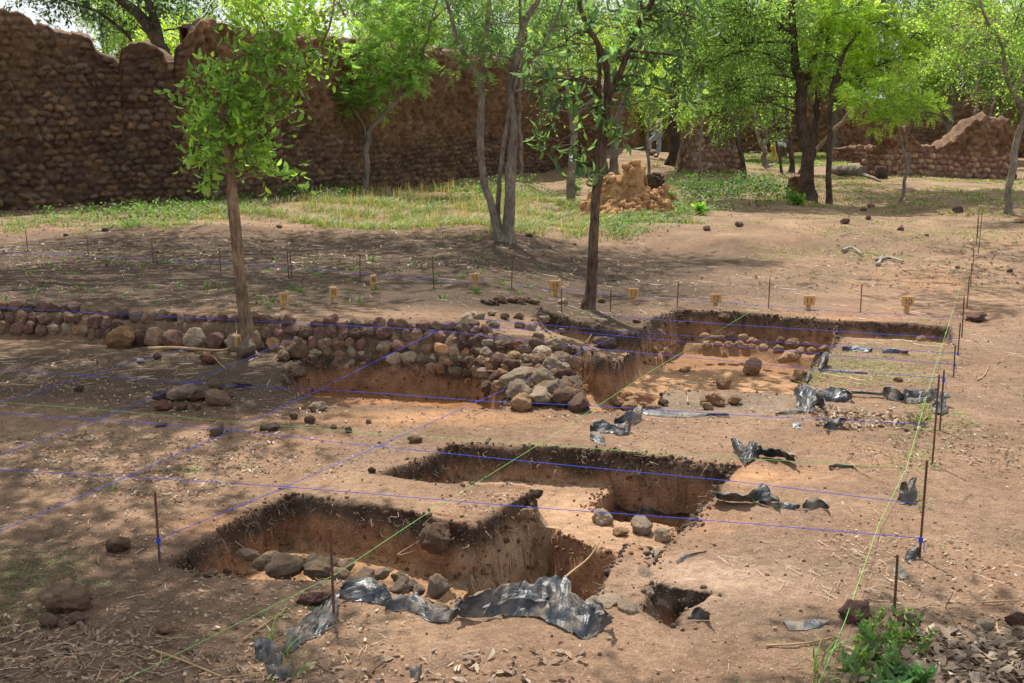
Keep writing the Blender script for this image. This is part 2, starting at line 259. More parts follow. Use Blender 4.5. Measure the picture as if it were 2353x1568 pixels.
# ---------------------------------------------------------------- ground sheet
def build_ground():
    th = np.concatenate([np.arange(-180, -36, 6), np.arange(-36, -29, 1), np.arange(-29, 29, .115), np.arange(29, 36, 1), np.arange(36, 180, 6)])*math.pi/180
    r = np.concatenate([[.05, .5, 1, 1.6, 2.1, 2.5, 2.8, 3.0], 3.1*np.exp(np.arange(0, math.log(13.5/3.1), .0014)), 13.5*np.exp(np.arange(.004, math.log(70/13.5), .0055)), 72*1.12**np.arange(0, 22)])
    TH, RR = np.meshgrid(th, r); x = RR*np.sin(TH); y = RR*np.cos(TH)
    z, base, cut, pid, rim = H(x, y, True)
    gr = np.hypot(*np.gradient(cut))
    # ragged undercut pit sides: push the steep verts about sideways by solid noise
    e = .01; steep = sst(.002, .010, gr)*(cut > .012)*(cut < .9)
    x2 = x+steep*(.040*fbm(x*6, y*6, z*9, o=3, s=50)+.004*vn(x*28, y*28, z*28, s=52)); y2 = y+steep*(.040*fbm(x*6+30, y*6, z*9, o=3, s=51)+.004*vn(x*28, y*28, z*28, s=53))
    # soil colours
    def C(c): return np.array(c)[None, None]
    n1 = fbm(x*.55, y*.55, o=4, s=60)[..., None]; n2 = fbm(x*2.2, y*2.2, o=4, s=61)[..., None]; n3 = fbm(x*.9+40, y*.9, o=3, s=62)[..., None]
    n4 = fbm(x*14, y*14, z*14, o=3, s=63)[..., None]
    c = C((.262, .166, .107))*(1+.2*n1+.22*n2)
    c = c+(C((.205, .138, .094))-c)*sst(-.05, .5, n3+.25*n2)*.8                       # darker damp patches
    c = c+(C((.33, .175, .098))-c)*sst(.15, .6, n1-.3*n2)*.5                             # redder patches
    dl = (sst(6.9, 7.8, y+.35*n1[..., 0])*sst(.2, -1.2, x+.4*n2[..., 0])*sst(10, 9, y))[..., None]   # dark soil before the low wall, crown shade painted in with it
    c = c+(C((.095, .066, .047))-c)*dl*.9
    bk = (sst(9.9, 10.8, y+.4*n1[..., 0])*sst(19, 16, y)*sst(3.0, .8, x-(y-11)*.35+.8*n2[..., 0]))[..., None]  # back of the dig: dark soil, deepened further to carry the tree shade
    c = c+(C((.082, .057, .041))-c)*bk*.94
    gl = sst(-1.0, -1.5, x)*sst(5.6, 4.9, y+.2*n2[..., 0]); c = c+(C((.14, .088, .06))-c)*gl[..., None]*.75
    far = sst(17, 24, y)[..., None]; c = c+(C((.24, .165, .10))*(1+.4*n2)-c)*far*.8
    b0 = P(1640, 1330); d = np.exp(-((x-b0[0])/.33)**2-((y-b0[1])/.22)**2)[..., None]; c = c+(C((.56, .38, .27))-c)*d*.8
    for (px, py, rx, ry, cc) in ((1000, 960, .75, .2, (.42, .22, .11)), (1720, 1085, .35, .18, (.5, .27, .14)), (520, 1200, .28, .15, (.36, .19, .10)), (880, 920, .5, .12, (.44, .21, .10))):
        b = P(px, py); d = np.exp(-((x-b[0])/rx)**2-((y-b[1])/ry)**2)[..., None]; c = c+(C(cc)-c)*d*.75
    b = P(1680, 925); d = np.exp(-(((x-b[0])/.75)**4)-((y-b[1])/.35)**4)[..., None]; c = c+(C((.21, .16, .12))-c)*d*.85
    # section layers: dark topsoil, then brown, then the floor's own earth
    dep = (base-z)[..., None]; inp = (cut > .012)[..., None]
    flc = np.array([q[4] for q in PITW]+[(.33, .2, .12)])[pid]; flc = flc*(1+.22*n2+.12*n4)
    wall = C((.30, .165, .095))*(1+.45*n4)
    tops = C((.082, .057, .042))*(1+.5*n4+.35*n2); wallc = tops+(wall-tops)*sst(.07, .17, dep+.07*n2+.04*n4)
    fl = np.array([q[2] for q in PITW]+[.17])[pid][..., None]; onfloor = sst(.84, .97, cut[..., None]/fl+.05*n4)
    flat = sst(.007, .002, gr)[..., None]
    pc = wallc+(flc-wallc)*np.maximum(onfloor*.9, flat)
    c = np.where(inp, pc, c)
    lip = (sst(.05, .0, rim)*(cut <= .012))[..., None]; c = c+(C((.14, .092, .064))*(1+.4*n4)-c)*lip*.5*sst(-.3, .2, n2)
    # tan clay end face of the baulk beside the deep cut
    q0, q1 = P(1085, 1225)[:2], P(1232, 1118)[:2]; ee = q1-q0; L = np.hypot(*ee); ee = ee/L; al = (x-q0[0])*ee[0]+(y-q0[1])*ee[1]; ds = np.abs((x-q0[0])*ee[1]-(y-q0[1])*ee[0])
    fm = (sst(.16, .08, ds)*sst(-.03, .03, al)*sst(L+.03, L-.05, al)*sst(.10, .14, cut))[..., None]
    c = c+(C((.47, .33, .21))*(1+.25*n4)-c)*fm*.9
    v = np.stack([x2, y2, z], -1).reshape(-1, 3); f = grid_faces(len(r), len(th), True)
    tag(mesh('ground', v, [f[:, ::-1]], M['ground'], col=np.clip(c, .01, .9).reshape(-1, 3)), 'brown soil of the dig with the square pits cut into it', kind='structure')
build_ground()

# ---------------------------------------------------------------- walls of laterite blocks
def build_wall(name, path, top, label, cell=.04, ch=.21, bw=.34, thick=1.0, depth=.08, plaster=None, cols=None, cat='wall', zb=-.35, batter=.0, topr=.1, seed=0):
    """path: plan points; top(u)->height; plaster(u,z)->0..1 mud coating"""
    path = np.asarray(path, float); sg = np.hypot(*np.diff(path, axis=0).T); U = np.concatenate([[0], np.cumsum(sg)]); n = max(4, int(U[-1]/cell)); u = np.linspace(0, U[-1], n)
    px = np.interp(u, U, path[:, 0]); py = np.interp(u, U, path[:, 1]); k = max(1, int(.6/cell)); ker = np.ones(2*k+1)/(2*k+1)
    pxs = np.convolve(np.pad(px, k, 'edge'), ker, 'valid'); pys = np.convolve(np.pad(py, k, 'edge'), ker, 'valid')
    tx, ty = np.gradient(pxs), np.gradient(pys); L = np.hypot(tx, ty); nx, ny = ty/L, -tx/L          # faces the camera when the path runs left to right
    g = h0(px, py); tp = top(u)+topr*fbm(u/.5, u*0, o=3, s=seed+1)+topr*.8*(h3(np.floor(u/bw), np.floor(u*0), u*0, seed)-.5)+topr*.5*vn(u/.12, u*0, s=seed+2)
    nv = max(4, int((tp.max()-zb)/cell)); vv = np.linspace(0, 1, nv)
    Uu = u[None]*np.ones((nv, 1)); Z = zb+(tp[None]-zb)*vv[:, None]
    def relief(Uu, Z, sd):
        zw = Z+.07*vn(Uu*.9, Z*1.3, s=sd+5)+.035*vn(Uu*3, Z*3, s=sd+6); r = np.floor(zw/ch); b = zw/ch-r-.5
        uu = Uu/bw+.28*vn(Uu*1.9, r*3.7, s=sd+7)+h3(r, r*0, r*0, sd+8)*5+.12*vn(Uu*4, Z*6, s=sd+2); ci = np.floor(uu); a = uu-ci-.5
        gu = Uu/bw+.15*vn(Uu*3, Z*3, s=sd+2); gv = zw/ch; iu = np.floor(gu+.5*(np.floor(gv) % 2)); f1 = np.full(Z.shape, 9.); f2 = f1.copy(); ci = f1*0; r = f1*0; au = f1*0; bv = f1*0
        for dv in (-1, 0, 1):
            rv = np.floor(gv)+dv; base_u = np.floor(gu+.5*(rv % 2))
            for du in (-1, 0, 1):
                cu = base_u+du; px_ = cu+.5-.5*(rv % 2)+.62*(h3(cu, rv, rv*0, sd+50)-.5); pz_ = rv+.5+.42*(h3(cu, rv, rv*0, sd+51)-.5); wgt = .85+.4*h3(cu, rv, rv*0, sd+52)
                dd = ((np.abs(gu-px_)/wgt)**2.6+(np.abs(gv-pz_)*1.12)**2.6)**(1/2.6); nw = dd < f1; f2 = np.where(nw, f1, np.minimum(f2, dd)); ci = np.where(nw, cu, ci); r = np.where(nw, rv, r); au = np.where(nw, gu-px_, au); bv = np.where(nw, gv-pz_, bv); f1 = np.where(nw, dd, f1)
        hs = h3(ci, r, r*0, sd+9); bb = sst(.0, .42, f2-f1+.05*vn(Uu*9, Z*9, s=sd+55)); b = bv
        d = depth*(.35+.95*hs)*bb**.7+.075*fbm(Uu*5, Z*5, o=5, s=sd+3, g=.62)*(.35+bb)+depth*((h3(ci, r, r*0, sd+12)-.5)*bv+(h3(ci, r, r*0, sd+13)-.5)*au)*1.1*bb-.5*depth
        pm = np.zeros_like(Z); mud = sst(.12, .5, fbm(Uu*.7, Z*.9, o=4, s=sd+44))[..., None]*.55
        if plaster is not None:
            pm = np.clip(plaster(Uu, Z)+.35*fbm(Uu*1.6, Z*1.6, o=3, s=sd+14), 0, 1)
            rg = 1-np.abs(fbm(Uu*4.5, Z*2.6, o=4, s=sd+15)); d = d*(1-pm*.8)+(depth*.5+.42*(rg-.7)+.16*fbm(Uu*9, Z*6, o=4, s=sd+16, g=.65))*pm
        c0, c1, c2, mo = [np.array(q) for q in (cols or ((.105, .068, .050), (.175, .110, .066), (.145, .103, .073), (.095, .058, .036)))]
        h2 = h3(ci, r, r*0, sd+21)[..., None]; c = np.where(h2 < .45, c0, np.where(h2 < .8, c1, c2))*(.75+.5*hs[..., None]); k_ = sst(0, .25, bb)[..., None]; c = c*k_+mo*(1-k_)
        pc = np.array((.19, .108, .06))*(1+.45*fbm(Uu*3, Z*3, o=4, s=sd+30))[..., None]; c = c*(1-mud)+np.array((.15, .09, .052))*mud
        return d, c*(1-pm[..., None])+pc*pm[..., None]
    d, c = relief(Uu, Z, seed)
    rim_fade = sst(0, .06, 1-vv)[:, None]; d = d*(.4+.6*rim_fade); bt = batter*(Z-zb)
    X = pxs[None]+nx[None]*(d-bt); Y = pys[None]+ny[None]*(d-bt); ZZ = Z+g[None]
    nt_ = 6; s_ = np.linspace(0, 1, nt_+2)[1:-1][:, None]; bumpt = (.14*fbm(Uu[:nt_]*2.2, s_*thick*2.2, o=3, s=seed+40)+.13*vn(Uu[:nt_]*4.5, s_*thick*6, s=seed+41))*np.sin(s_*math.pi)
    X2 = X[-1]-nx[None]*s_*thick; Y2 = Y[-1]-ny[None]*s_*thick; Z2 = ZZ[-1][None]+bumpt; 
    nb = 10; vb = np.linspace(1, 0, nb)[:, None]; db, cb = relief(Uu[:nb]+50, zb+(tp[None]-zb)*vb, seed+77)
    X3 = pxs[None]-nx[None]*(thick+db); Y3 = pys[None]-ny[None]*(thick+db); Z3 = zb+(tp[None]-zb)*vb+g[None]
    XA = np.concatenate([X, X2, X3]); YA = np.concatenate([Y, Y2, Y3]); ZA = np.concatenate([ZZ, Z2, Z3])
    CA = np.concatenate([c, np.broadcast_to(np.array((.16, .10, .065)), (nt_, n, 3)), cb])
    f = grid_faces(len(XA), n); m_ = len(XA); caps = []
    for e in (0, n-1):                                                                            # end faces
        idx = np.arange(m_)*n+e; fr = idx[:nv]; bk = idx[-nb:][::-1]; ii = np.linspace(0, nb-1, nv).astype(int)
        for i in range(nv-1): 
            q = [fr[i], fr[i+1], bk[ii[i+1]], bk[ii[i]]]; q = q if ii[i] != ii[i+1] else q[:3]
            caps.append(q if e else q[::-1])
    tri = np.array([q for q in caps if len(q) == 3], int).reshape(-1, 3); qd = np.array([q for q in caps if len(q) == 4], int).reshape(-1, 4)
    return tag(mesh(name, np.stack([XA, YA, ZA], -1).reshape(-1, 3), [f, qd, tri], M['wall'], col=CA.reshape(-1, 3)), label, cat)
def ptop(pxs, base, face):
    """turn a pixel profile into top heights along a plan path: face = list of (px, base_py)"""
    pts = [hit(a, b) for a, b in face]; path = np.array([q[:2] for q in pts]); sg = np.hypot(*np.diff(path, axis=0).T); U = np.concatenate([[0], np.cumsum(sg)])
    us, hs = [], []
    fpx = np.array([a for a, b in face], float)
    ux = np.linspace(0, U[-1], 600); xx = np.interp(ux, U, path[:, 0]); yy = np.interp(ux, U, path[:, 1])
    px = CX+F*xx/(yy*CP+0*xx)*CP*0+CX*0 if False else None
    zc = yy*CP+(HC-h0(xx, yy))*SP; pxx = CX+F*xx/zc
    for a, b in pxs:
        i = int(np.argmin(np.abs(pxx-a))); p = at(a, b, yy[i]); us.append(ux[i]); hs.append(p[2]-float(h0(xx[i], yy[i])))
    return path, (lambda u: np.interp(u, us, hs)), U[-1], us
face = [(-420, 512), (0, 484), (250, 470), (500, 462), (640, 450), (830, 438), (1000, 420), (1100, 406), (1260, 392), (1385, 382)]
prof = [(-300, 20), (0, 40), (30, 33), (60, 30), (110, 42), (112, 62), (150, 68), (200, 82), (235, 92), (245, 110), (285, 128), (296, 132), (298, 100), (345, 96), (394, 114), (398, 132), (418, 136), (422, 108), (455, 80), (480, 58), (515, 45), (545, 60), (600, 72), (680, 80), (790, 92), (850, 92), (960, 108), (1100, 128), (1250, 150), (1385, 185)]
path, top, UL, us = ptop(prof, None, face)
u640 = us[20]
def pl_big(u, z):
    m = sst(us[15]+0, us[19], u)*.9
    return m*sst(1.2, 2.2, z+.5*sst(us[22], us[26], u)) * (1-sst(us[-2]-1, us[-1], u)*.5)+.35*sst(2.9, 3.6, z)-.15
build_wall('ruined_wall', path, top, 'tall ruined wall of dark laterite blocks filling the left background', cell=.036, plaster=pl_big, thick=1.3, depth=.10, ch=.145, bw=.22, seed=3)
# far orange wall and right-hand back wall
path, top, UL, us = ptop([(1380, 200), (1560, 200), (1700, 215), (1850, 175), (1900, 180), (1960, 230), (2010, 240)], None, [(1375, 357), (1560, 352), (1750, 350), (1900, 350), (2010, 348)])
build_wall('ruined_wall', path, top, 'orange mud coated far wall seen between the tree trunks', cell=.09, plaster=lambda u, z: .85+0*z, thick=1.2, ch=.22, bw=.36, depth=.12, seed=11)
path, top, UL, us = ptop([(1990, 235), (2080, 225), (2150, 205), (2250, 190), (2352, 170), (2600, 150)], None, [(1990, 352), (2150, 356), (2352, 362), (2650, 370)])
build_wall('ruined_wall', path, top, 'dark back wall behind the twin peaked ruin at the right', cell=.09, plaster=lambda u, z: .2+0*z, thick=1.2, ch=.22, bw=.36, depth=.14, seed=12, cols=((.13, .08, .06), (.2, .12, .08), (.16, .12, .09), (.14, .09, .06)))
gc = ((.26, .17, .13), (.36, .26, .19), (.30, .17, .12), (.2, .12, .08))
path, top, UL, us = ptop([(1548, 392), (1560, 345), (1575, 300), (1600, 262), (1630, 262), (1655, 300), (1672, 330), (1700, 345), (1708, 385)], None, [(1545, 396), (1620, 398), (1712, 396)])
build_wall('stone_ruin', path, top, 'narrow grey brown stone ruin beside the big burnt trunk', cell=.045, thick=.7, ch=.17, bw=.22, depth=.11, seed=14, cols=gc, topr=.12, plaster=lambda u, z: sst(1.3, 2.0, z)*.8)
path, top, UL, us = ptop([(1960, 398), (1972, 372), (2000, 330), (2018, 300), (2038, 280), (2055, 282), (2080, 300), (2100, 322), (2108, 332), (2150, 335), (2166, 330), (2182, 312), (2205, 300), (2228, 282), (2252, 265), (2275, 272), (2305, 278), (2330, 305), (2340, 400)], None, [(1958, 402), (2050, 404), (2150, 406), (2345, 408)])
build_wall('stone_ruin', path, top, 'twin peaked ruin of orange stones and mud at the right', cell=.045, thick=.9, ch=.2, bw=.27, depth=.13, seed=15, cols=((.30, .17, .12), (.40, .27, .18), (.26, .15, .12), (.18, .10, .06)), topr=.16, plaster=lambda u, z: sst(.75, 1.1, z)*.85)
path, top, UL, us = ptop([(1905, 338), (1950, 334), (2005, 338)], None, [(1905, 372), (2010, 374)])
build_wall('stone_ruin', path, top, 'low straight row of red stones left of the twin peaked ruin', cell=.06, thick=.6, ch=.19, bw=.3, depth=.1, seed=16, cols=((.24, .12, .09), (.30, .18, .12), (.2, .12, .1), (.1, .06, .04)), topr=.08)
path, top, UL, us = ptop([(1792, 452), (1800, 408), (1830, 400), (1850, 402), (1856, 452)], None, [(1790, 452), (1858, 454)])
build_wall('stone_ruin', path, top, 'small reddish earth stub at the foot of the big forked tree', cell=.03, thick=.5, ch=.16, bw=.25, depth=.06, seed=17, topr=.08, plaster=lambda u, z: .7+0*z, cols=((.2, .1, .07), (.28, .16, .1), (.2, .12, .1), (.1, .06, .04)))

# ---------------------------------------------------------------- pixel ray onto the dug ground
_TH = np.geomspace(2.5, 40, 2600)
def hitH(px, py):
    d = ray(px, py); X = d[0]*_TH; Y = d[1]*_TH; Z = HC+d[2]*_TH
    b = np.nonzero(Z < H(X, Y))[0]
    if not len(b): return hit(px, py)
    t = _TH[b[0]]; return np.array([d[0]*t, d[1]*t, HC+d[2]*t])
# ---------------------------------------------------------------- stones
bm = bmesh.new(); bmesh.ops.create_icosphere(bm, subdivisions=4, radius=1); bm.verts.ensure_lookup_table()
ICO = np.array([q.co[:] for q in bm.verts]); ICOF = np.array([[q.index for q in f.verts] for f in bm.faces]); bm.free()
bm = bmesh.new(); bmesh.ops.create_icosphere(bm, subdivisions=2, radius=1); bm.verts.ensure_lookup_table()
ICO2 = np.array([q.co[:] for q in bm.verts]); ICO2F = np.array([[q.index for q in f.verts] for f in bm.faces]); bm.free()
SC = {'soil': (.38, .265, .18), 'brown': (.29, .185, .125), 'purple': (.20, .115, .09), 'orange': (.44, .25, .13), 'grey': (.36, .27, .195), 'pale': (.60, .45, .33), 'dark': (.15, .10, .08), 'red': (.33, .15, .105), 'white': (.6, .57, .52), 'tan': (.50, .31, .18)}
def stone_geo(sd, ico=None, ang=1., rgh=.2):
    ico = ICO if ico is None else ico; g = np.random.default_rng(sd); v = ico.copy(); nn = g.normal(size=(13, 3)); nn /= np.linalg.norm(nn, axis=1)[:, None]
    r = np.ones(len(v))
    for q in nn:
        dt = v@q; lim = g.uniform(.6, .88); r = np.minimum(r, np.where(dt > 1e-3, lim/np.maximum(dt, 1e-3), 9))
    r = ang*r+(1-ang); v = v*r[:, None]
    f = 1+.16*fbm(v[:, 0]*1.6+sd, v[:, 1]*1.6, v[:, 2]*1.6, o=2, s=sd)+rgh*fbm(v[:, 0]*6, v[:, 1]*6+sd, v[:, 2]*6, o=3, s=sd+9)+.3*rgh*vn(v[:, 0]*19, v[:, 1]*19, v[:, 2]*19, s=sd+4)
    return v*f[:, None]
def stone_col(v, c, sd):
    c = np.array(SC[c] if isinstance(c, str) else c)*(.68+.42*((sd*37) % 10)/10); n = fbm(v[:, 0]*2.3+sd, v[:, 1]*2.3, v[:, 2]*2.3, o=3, s=sd+31)[:, None]
    return np.clip(c*(1+.35*n), .01, .9)
_SM = {}
def stone_mesh(k, c):
    if (k, c) not in _SM:
        v = stone_geo(100+k); o = mesh('stone', v, [ICOF], M['stone'], col=stone_col(v, c, k)); _SM[(k, c)] = o.data; bpy.data.objects.remove(o)
    return _SM[(k, c)]
_sn = [0]
def stone(px, py, r, c, label, group=None, flat=.75, sink=.3, z=None, name='stone', asp=None):
    """loose stone whose middle shows at px,py with radius r pixels"""
    _sn[0] += 1; g = random.Random(_sn[0]*7+1)
    p = hitH(px, py+r*.55) if z is None else P(px, py+r*.3, z)
    R_ = r/(F/(p[1]*CP+HC*SP)); o = bpy.data.objects.new(name, stone_mesh(g.randrange(12), c)); COL.objects.link(o)
    a = asp or g.uniform(.8, 1.15)
    o.scale = (R_*1.12*a, R_*g.uniform(.85, 1.1), R_*1.1*flat); o.rotation_euler = (g.uniform(-.3, .3), g.uniform(-.3, .3), g.uniform(-.35, .35)+(math.pi if g.random() < .5 else 0))
    o.location = (p[0], p[1]+R_*.4, p[2]+R_*flat*(1-sink)); return tag(o, label, 'stone', group)
RG_ = 'laterite stones tumbled at the end of the low wall'
def stones(conv, rows, label=None, group=None, **k):
    ox, oy, s = conv
    for q in rows:
        X, Y, r, c = q[:4]; l = q[4] if len(q) > 4 else label; kw = dict(k); kw.update(q[5] if len(q) > 5 else {}); c = random.Random(int(X*7+Y)).choice(['grey', 'brown', 'brown', 'tan', 'purple', 'pale']) if group == RG_ and len(q) < 5 else c
        stone(ox+s*X, oy+s*Y, s*r, c, l, None if len(q) > 4 else group, **kw)
K1, K3, K4, K5, K6 = (548.8, 583.1, .35), (1200.7, 583.1, .3207), (343, 1063.3, .2915), (857.5, 960.4, .379), (0, 672.3, .3207)
KL, KF, K2B, KR, KBR = (0, 521.4, .3353), (0, 1029, .3435), (1990, 617.4, .2187), (1990, 411.6, .1539), (1886.5, 1358.3, .1977)
K2A, KRR, K4M = (1303, 583, .35), (1509, 1029, .358), (686, 1029, .35)
# the dry stone wall on its curving line: one thing, courses of stones set in earth
def low_wall():
    mb = MB(); sg = np.hypot(*np.diff(WALLP, axis=0).T); U = np.concatenate([[0], np.cumsum(sg)]); g = random.Random(5)
    def uof(px): return float(np.interp(px, [a for a, b in WALLPX], U))
    def put(u, z, back, rx, rz, c, k):
        x = np.interp(u, U, WALLP[:, 0]); y = np.interp(u, U, WALLP[:, 1])+back; z = z if z < 0 or x < XT-.2 else z-.09*min(1, (x-XT+.2)); v = stone_geo(300+k, rgh=.09); sc = np.array([rx*1.12, max(rx, rz)*.8, rz*1.12])
        a = g.uniform(-.35, .35); ca, sa = math.cos(a), math.sin(a); v = v*sc; v = np.stack([v[:, 0]*ca-v[:, 2]*sa, v[:, 1], v[:, 0]*sa+v[:, 2]*ca], -1)
        mb.add(v+np.array([x, y, z]), ICOF, stone_col(v/rx, c, k))
    k = 0
    D_, W_ = ['purple', 'purple', 'brown', 'purple', 'brown', 'dark'], ['brown', 'purple', 'grey', 'brown', 'orange', 'purple']
    rows = [(560, 1130, .25, .14, .055, D_), (562, 1120, .165, .08, .054, D_), (570, 1110, .08, .04, .056, W_), (580, 1105, -.005, .015, .055, ['grey', 'brown', 'grey', 'brown']), (640, 1150, -.09, .0, .054, ['grey', 'brown', 'brown']), (700, 1130, -.18, .01, .05, ['brown', 'tan']),
            (1080, 1330, .13, .10, .055, ['grey', 'brown', 'tan', 'purple']), (1100, 1300, .04, -.05, .055, ['grey', 'brown', 'tan']), (1090, 1200, -.03, -.12, .055, ['grey', 'brown', 'tan']), (-250, 575, .235, .16, .062, D_), (-250, 270, .15, .08, .062, D_), (-250, 270, .06, .03, .06, W_), (270, 570, .075, .0, .10, ['brown', 'brown', 'purple', 'grey'])]
    for a, b, z, back, rr, cs in rows:
        u = uof(a); ue = uof(b)
        while u < ue:
            r = rr*g.uniform(.78, 1.35); u += r*.93; k += 1
            if g.random() > (.45 if z < -.15 else .05): put(u, z+g.uniform(-.018, .018)-(.1 if b > 1100 and u > ue-.3 else 0)*0, back+g.uniform(-.03, .03), r*1.05, rr*g.uniform(.85, 1.1)*1.08, g.choice(cs), k)
            u += r*.93
    # earth core behind the courses
    u = np.linspace(uof(-260), uof(1110), 300); t = np.linspace(0, 1, 14)[:, None]; x = np.interp(u, U, WALLP[:, 0]); y = np.interp(u, U, WALLP[:, 1])
    zz = -.3+t*.53; dpt = .10+t*.13-.03*fbm(u[None]*6, zz*9, o=3, s=9); X = x[None]+0*dpt; v = np.stack([X, y[None]+dpt+.02, zz+0*X], -1); n1 = len(v)
    v = np.concatenate([v, np.stack([x, y+.3, x*0+.21], -1)[None], np.stack([x, y+.3, x*0-.3], -1)[None]]); c = np.array((.15, .09, .06))*(1+.3*fbm(v[..., 0]*5, v[..., 1]*5, v[..., 2]*5, o=2))[..., None]
    mb.add(v.reshape(-1, 3), grid_faces(len(v), 300), None); mb.c.append(np.clip(c.reshape(-1, 3), .02, 1))
    tag(mb.build('dry_stone_wall', M['stone']), 'low dry stone wall of laterite courses running across the dig from the left', 'wall')
low_wall()
RG = 'laterite stones tumbled at the end of the low wall'; RLb = 'tumbled laterite stone in the rubble slope where the low wall ends'
stones(K1, [(1490, 610, 60, 'brown'), (1640, 600, 58, 'grey'), (1560, 640, 45, 'brown'), (1620, 660, 55, 'brown'), (1720, 600, 50, 'grey'), (1790, 600, 45, 'grey'), (1800, 675, 40, 'grey'), (1880, 690, 40, 'brown'), (1700, 715, 65, 'grey'),
    (1590, 720, 45, 'grey'), (1720, 790, 50, 'grey'), (1520, 790, 50, 'grey'), (1430, 770, 60, 'grey'), (1330, 750, 65, 'grey'), (1340, 670, 50, 'pale'), (1420, 690, 40, 'grey'), (1490, 700, 50, 'brown'), (1620, 790, 50, 'grey'), (1960, 710, 60, 'grey'),
    (1990, 830, 90, 'grey'), (2110, 810, 70, 'grey'), (1980, 950, 90, 'brown'), (2120, 960, 90, 'brown'), (1730, 870, 60, 'brown'), (1640, 880, 60, 'brown'), (1600, 560, 45, 'brown'), (1480, 530, 45, 'tan'), (1400, 560, 40, 'brown'), (1520, 470, 50, 'pale'), (1430, 470, 45, 'tan')], RLb, RG, sink=.15)
stones(K1, [(1840, 600, 52, 'red', 'bright red stone high on the rubble slope beside the low wall'), (1800, 735, 62, 'purple', 'dark purple stone in the middle of the rubble slope'), (1840, 795, 95, 'grey', 'long grey stone lying across the rubble slope', {'asp': 1.3, 'flat': .5}),
    (2060, 740, 85, 'grey', 'rough grey stone at the upper right of the rubble slope'), (2200, 860, 65, 'grey', 'grey stone on the right edge of the rubble above the trench'), (1840, 920, 100, 'grey', 'large grey stone leaning at the front of the rubble, over the shaded pit'),
    (2060, 910, 112, 'grey', 'largest pitted stone at the front corner of the rubble slope'), (2240, 990, 85, 'brown', 'earth caked block at the foot of the rubble next to the green string'), (2280, 890, 40, 'orange', 'small orange stone at the edge of the trench'),
    (1950, 600, 60, 'brown', 'brown stone on the earth bench right of the red stone'), (2090, 590, 60, 'grey', 'rounded grey stone half buried on the earth bench'), (2130, 505, 25, 'grey', 'small stone stuck in the dark edge of the earth bench')], sink=.2)
_g = np.random.default_rng(77); _pp = [(1085, 785), (1230, 780), (1300, 830), (1345, 925), (1200, 935), (1160, 900), (1110, 840)]
for _k in range(46):
    while True:
        _q = (_g.uniform(1080, 1350), _g.uniform(780, 935))
        if poly_sd(np.array([_q[0]]), np.array([_q[1]]), [np.array(t, float) for t in _pp])[0] < -3: break
    stone(_q[0], _q[1], _g.uniform(9, 21)*(1+(_q[1]-800)/300), ['grey', 'brown', 'brown', 'tan', 'purple', 'soil', 'pale'][_k % 7], RLb, RG, sink=.15)
stone(1396, 788, 25, 'grey', 'grey stone near the lip of the bench left of the upper pit')
stones(K1, [(1850, 470, 40, 'brown'), (1740, 410, 35, 'grey'), (1660, 460, 45, 'grey'), (1660, 390, 30, 'pale'), (1540, 400, 38, 'pale'), (1585, 412, 32, 'grey'), (1500, 432, 55, 'pale'), (1840, 410, 33, 'brown'), (1990, 435, 42, 'pale'), (1970, 540, 40, 'grey'), (1920, 480, 38, 'pale'),
    (1640, 320, 30, 'dark'), (1600, 308, 25, 'brown'), (1720, 300, 40, 'brown'), (1685, 325, 22, 'dark'), (1850, 305, 42, 'brown'), (1940, 312, 32, 'brown'), (1790, 300, 34, 'brown'), (2130, 315, 36, 'pale'), (1890, 300, 30, 'brown')], 'small stone in the loose scatter between the low wall and the thin tree', 'stones scattered between the low wall and the thin tree')
stones(K6, [(1750, 412, 92, 'grey', 'big grey boulder at the foot of the leafy tree trunk', {'flat': .85}), (1480, 478, 58, 'red', 'reddish stone left of the big grey boulder'), (2025, 455, 62, 'brown', 'brown stone leaning against the upright reddish stone'), (2125, 440, 62, 'brown', 'upright reddish stone standing in front of the low wall', {'flat': 1.5}),
    (2110, 570, 68, 'brown', 'brown stone below the upright one on the corner of the shaded pit'), (1120, 460, 36, 'dark', 'small dark stone right of the white stone on the shaded soil'), (1000, 482, 34, 'white', 'small whitish stone on dark soil left of the dry branch', {'flat': .5}), (1740, 632, 78, 'grey', 'flat grey stone flush with the shaded soil', {'flat': .35}),
    (1290, 722, 88, 'grey', 'long grey stone at the left of the small rock heap', {'asp': 1.2}), (1150, 735, 52, 'dark', 'dark stone at the far left end of the small rock heap'), (1160, 812, 56, 'red', 'rust red stone in front of the small rock heap'), (1540, 765, 88, 'brown', 'largest brown stone of the small rock heap'), (1550, 672, 52, 'brown', 'top stone at the back of the small rock heap'),
    (1420, 748, 56, 'purple', 'purplish stone in the middle of the small rock heap'), (1290, 820, 45, 'brown', 'small brown stone in grass at the front of the rock heap'), (1410, 818, 42, 'brown', 'low stone tucked under the largest one of the rock heap'), (1640, 730, 45, 'brown', 'stone at the right end of the small rock heap'), (865, 345, 95, 'orange', 'big orange brown boulder against the left part of the low wall', {'flat': .9}),
    (565, 692, 33, 'dark', 'small black stone alone on the shaded soil at left')])
stones(K1, [(512, 1005, 50, 'grey', 'rounded grey stone on orange soil beside the blue string'), (465, 1092, 38, 'purple', 'dark stone just in front of the rounded grey one'), (200, 1132, 62, 'dark', 'flat dark clod left of the pair of stones on orange soil', None or {'flat': .5}), (717, 1155, 33, 'purple', 'dark stone nearest the thin green cross string'), (622, 1135, 23, 'brown', 'small brown stone left of the green cross string'),
    (850, 1100, 25, 'brown', 'small flat stone right of the dark pair on the baulk'), (1150, 1212, 46, 'tan', 'orange clod just behind the left corner of the middle pit', {'flat': .6}), (870, 1420, 28, 'dark', 'dark clod at the left tip of the middle pit'), (360, 1062, 33, 'brown', 'low brown stone half sunk left of the dark stone')])
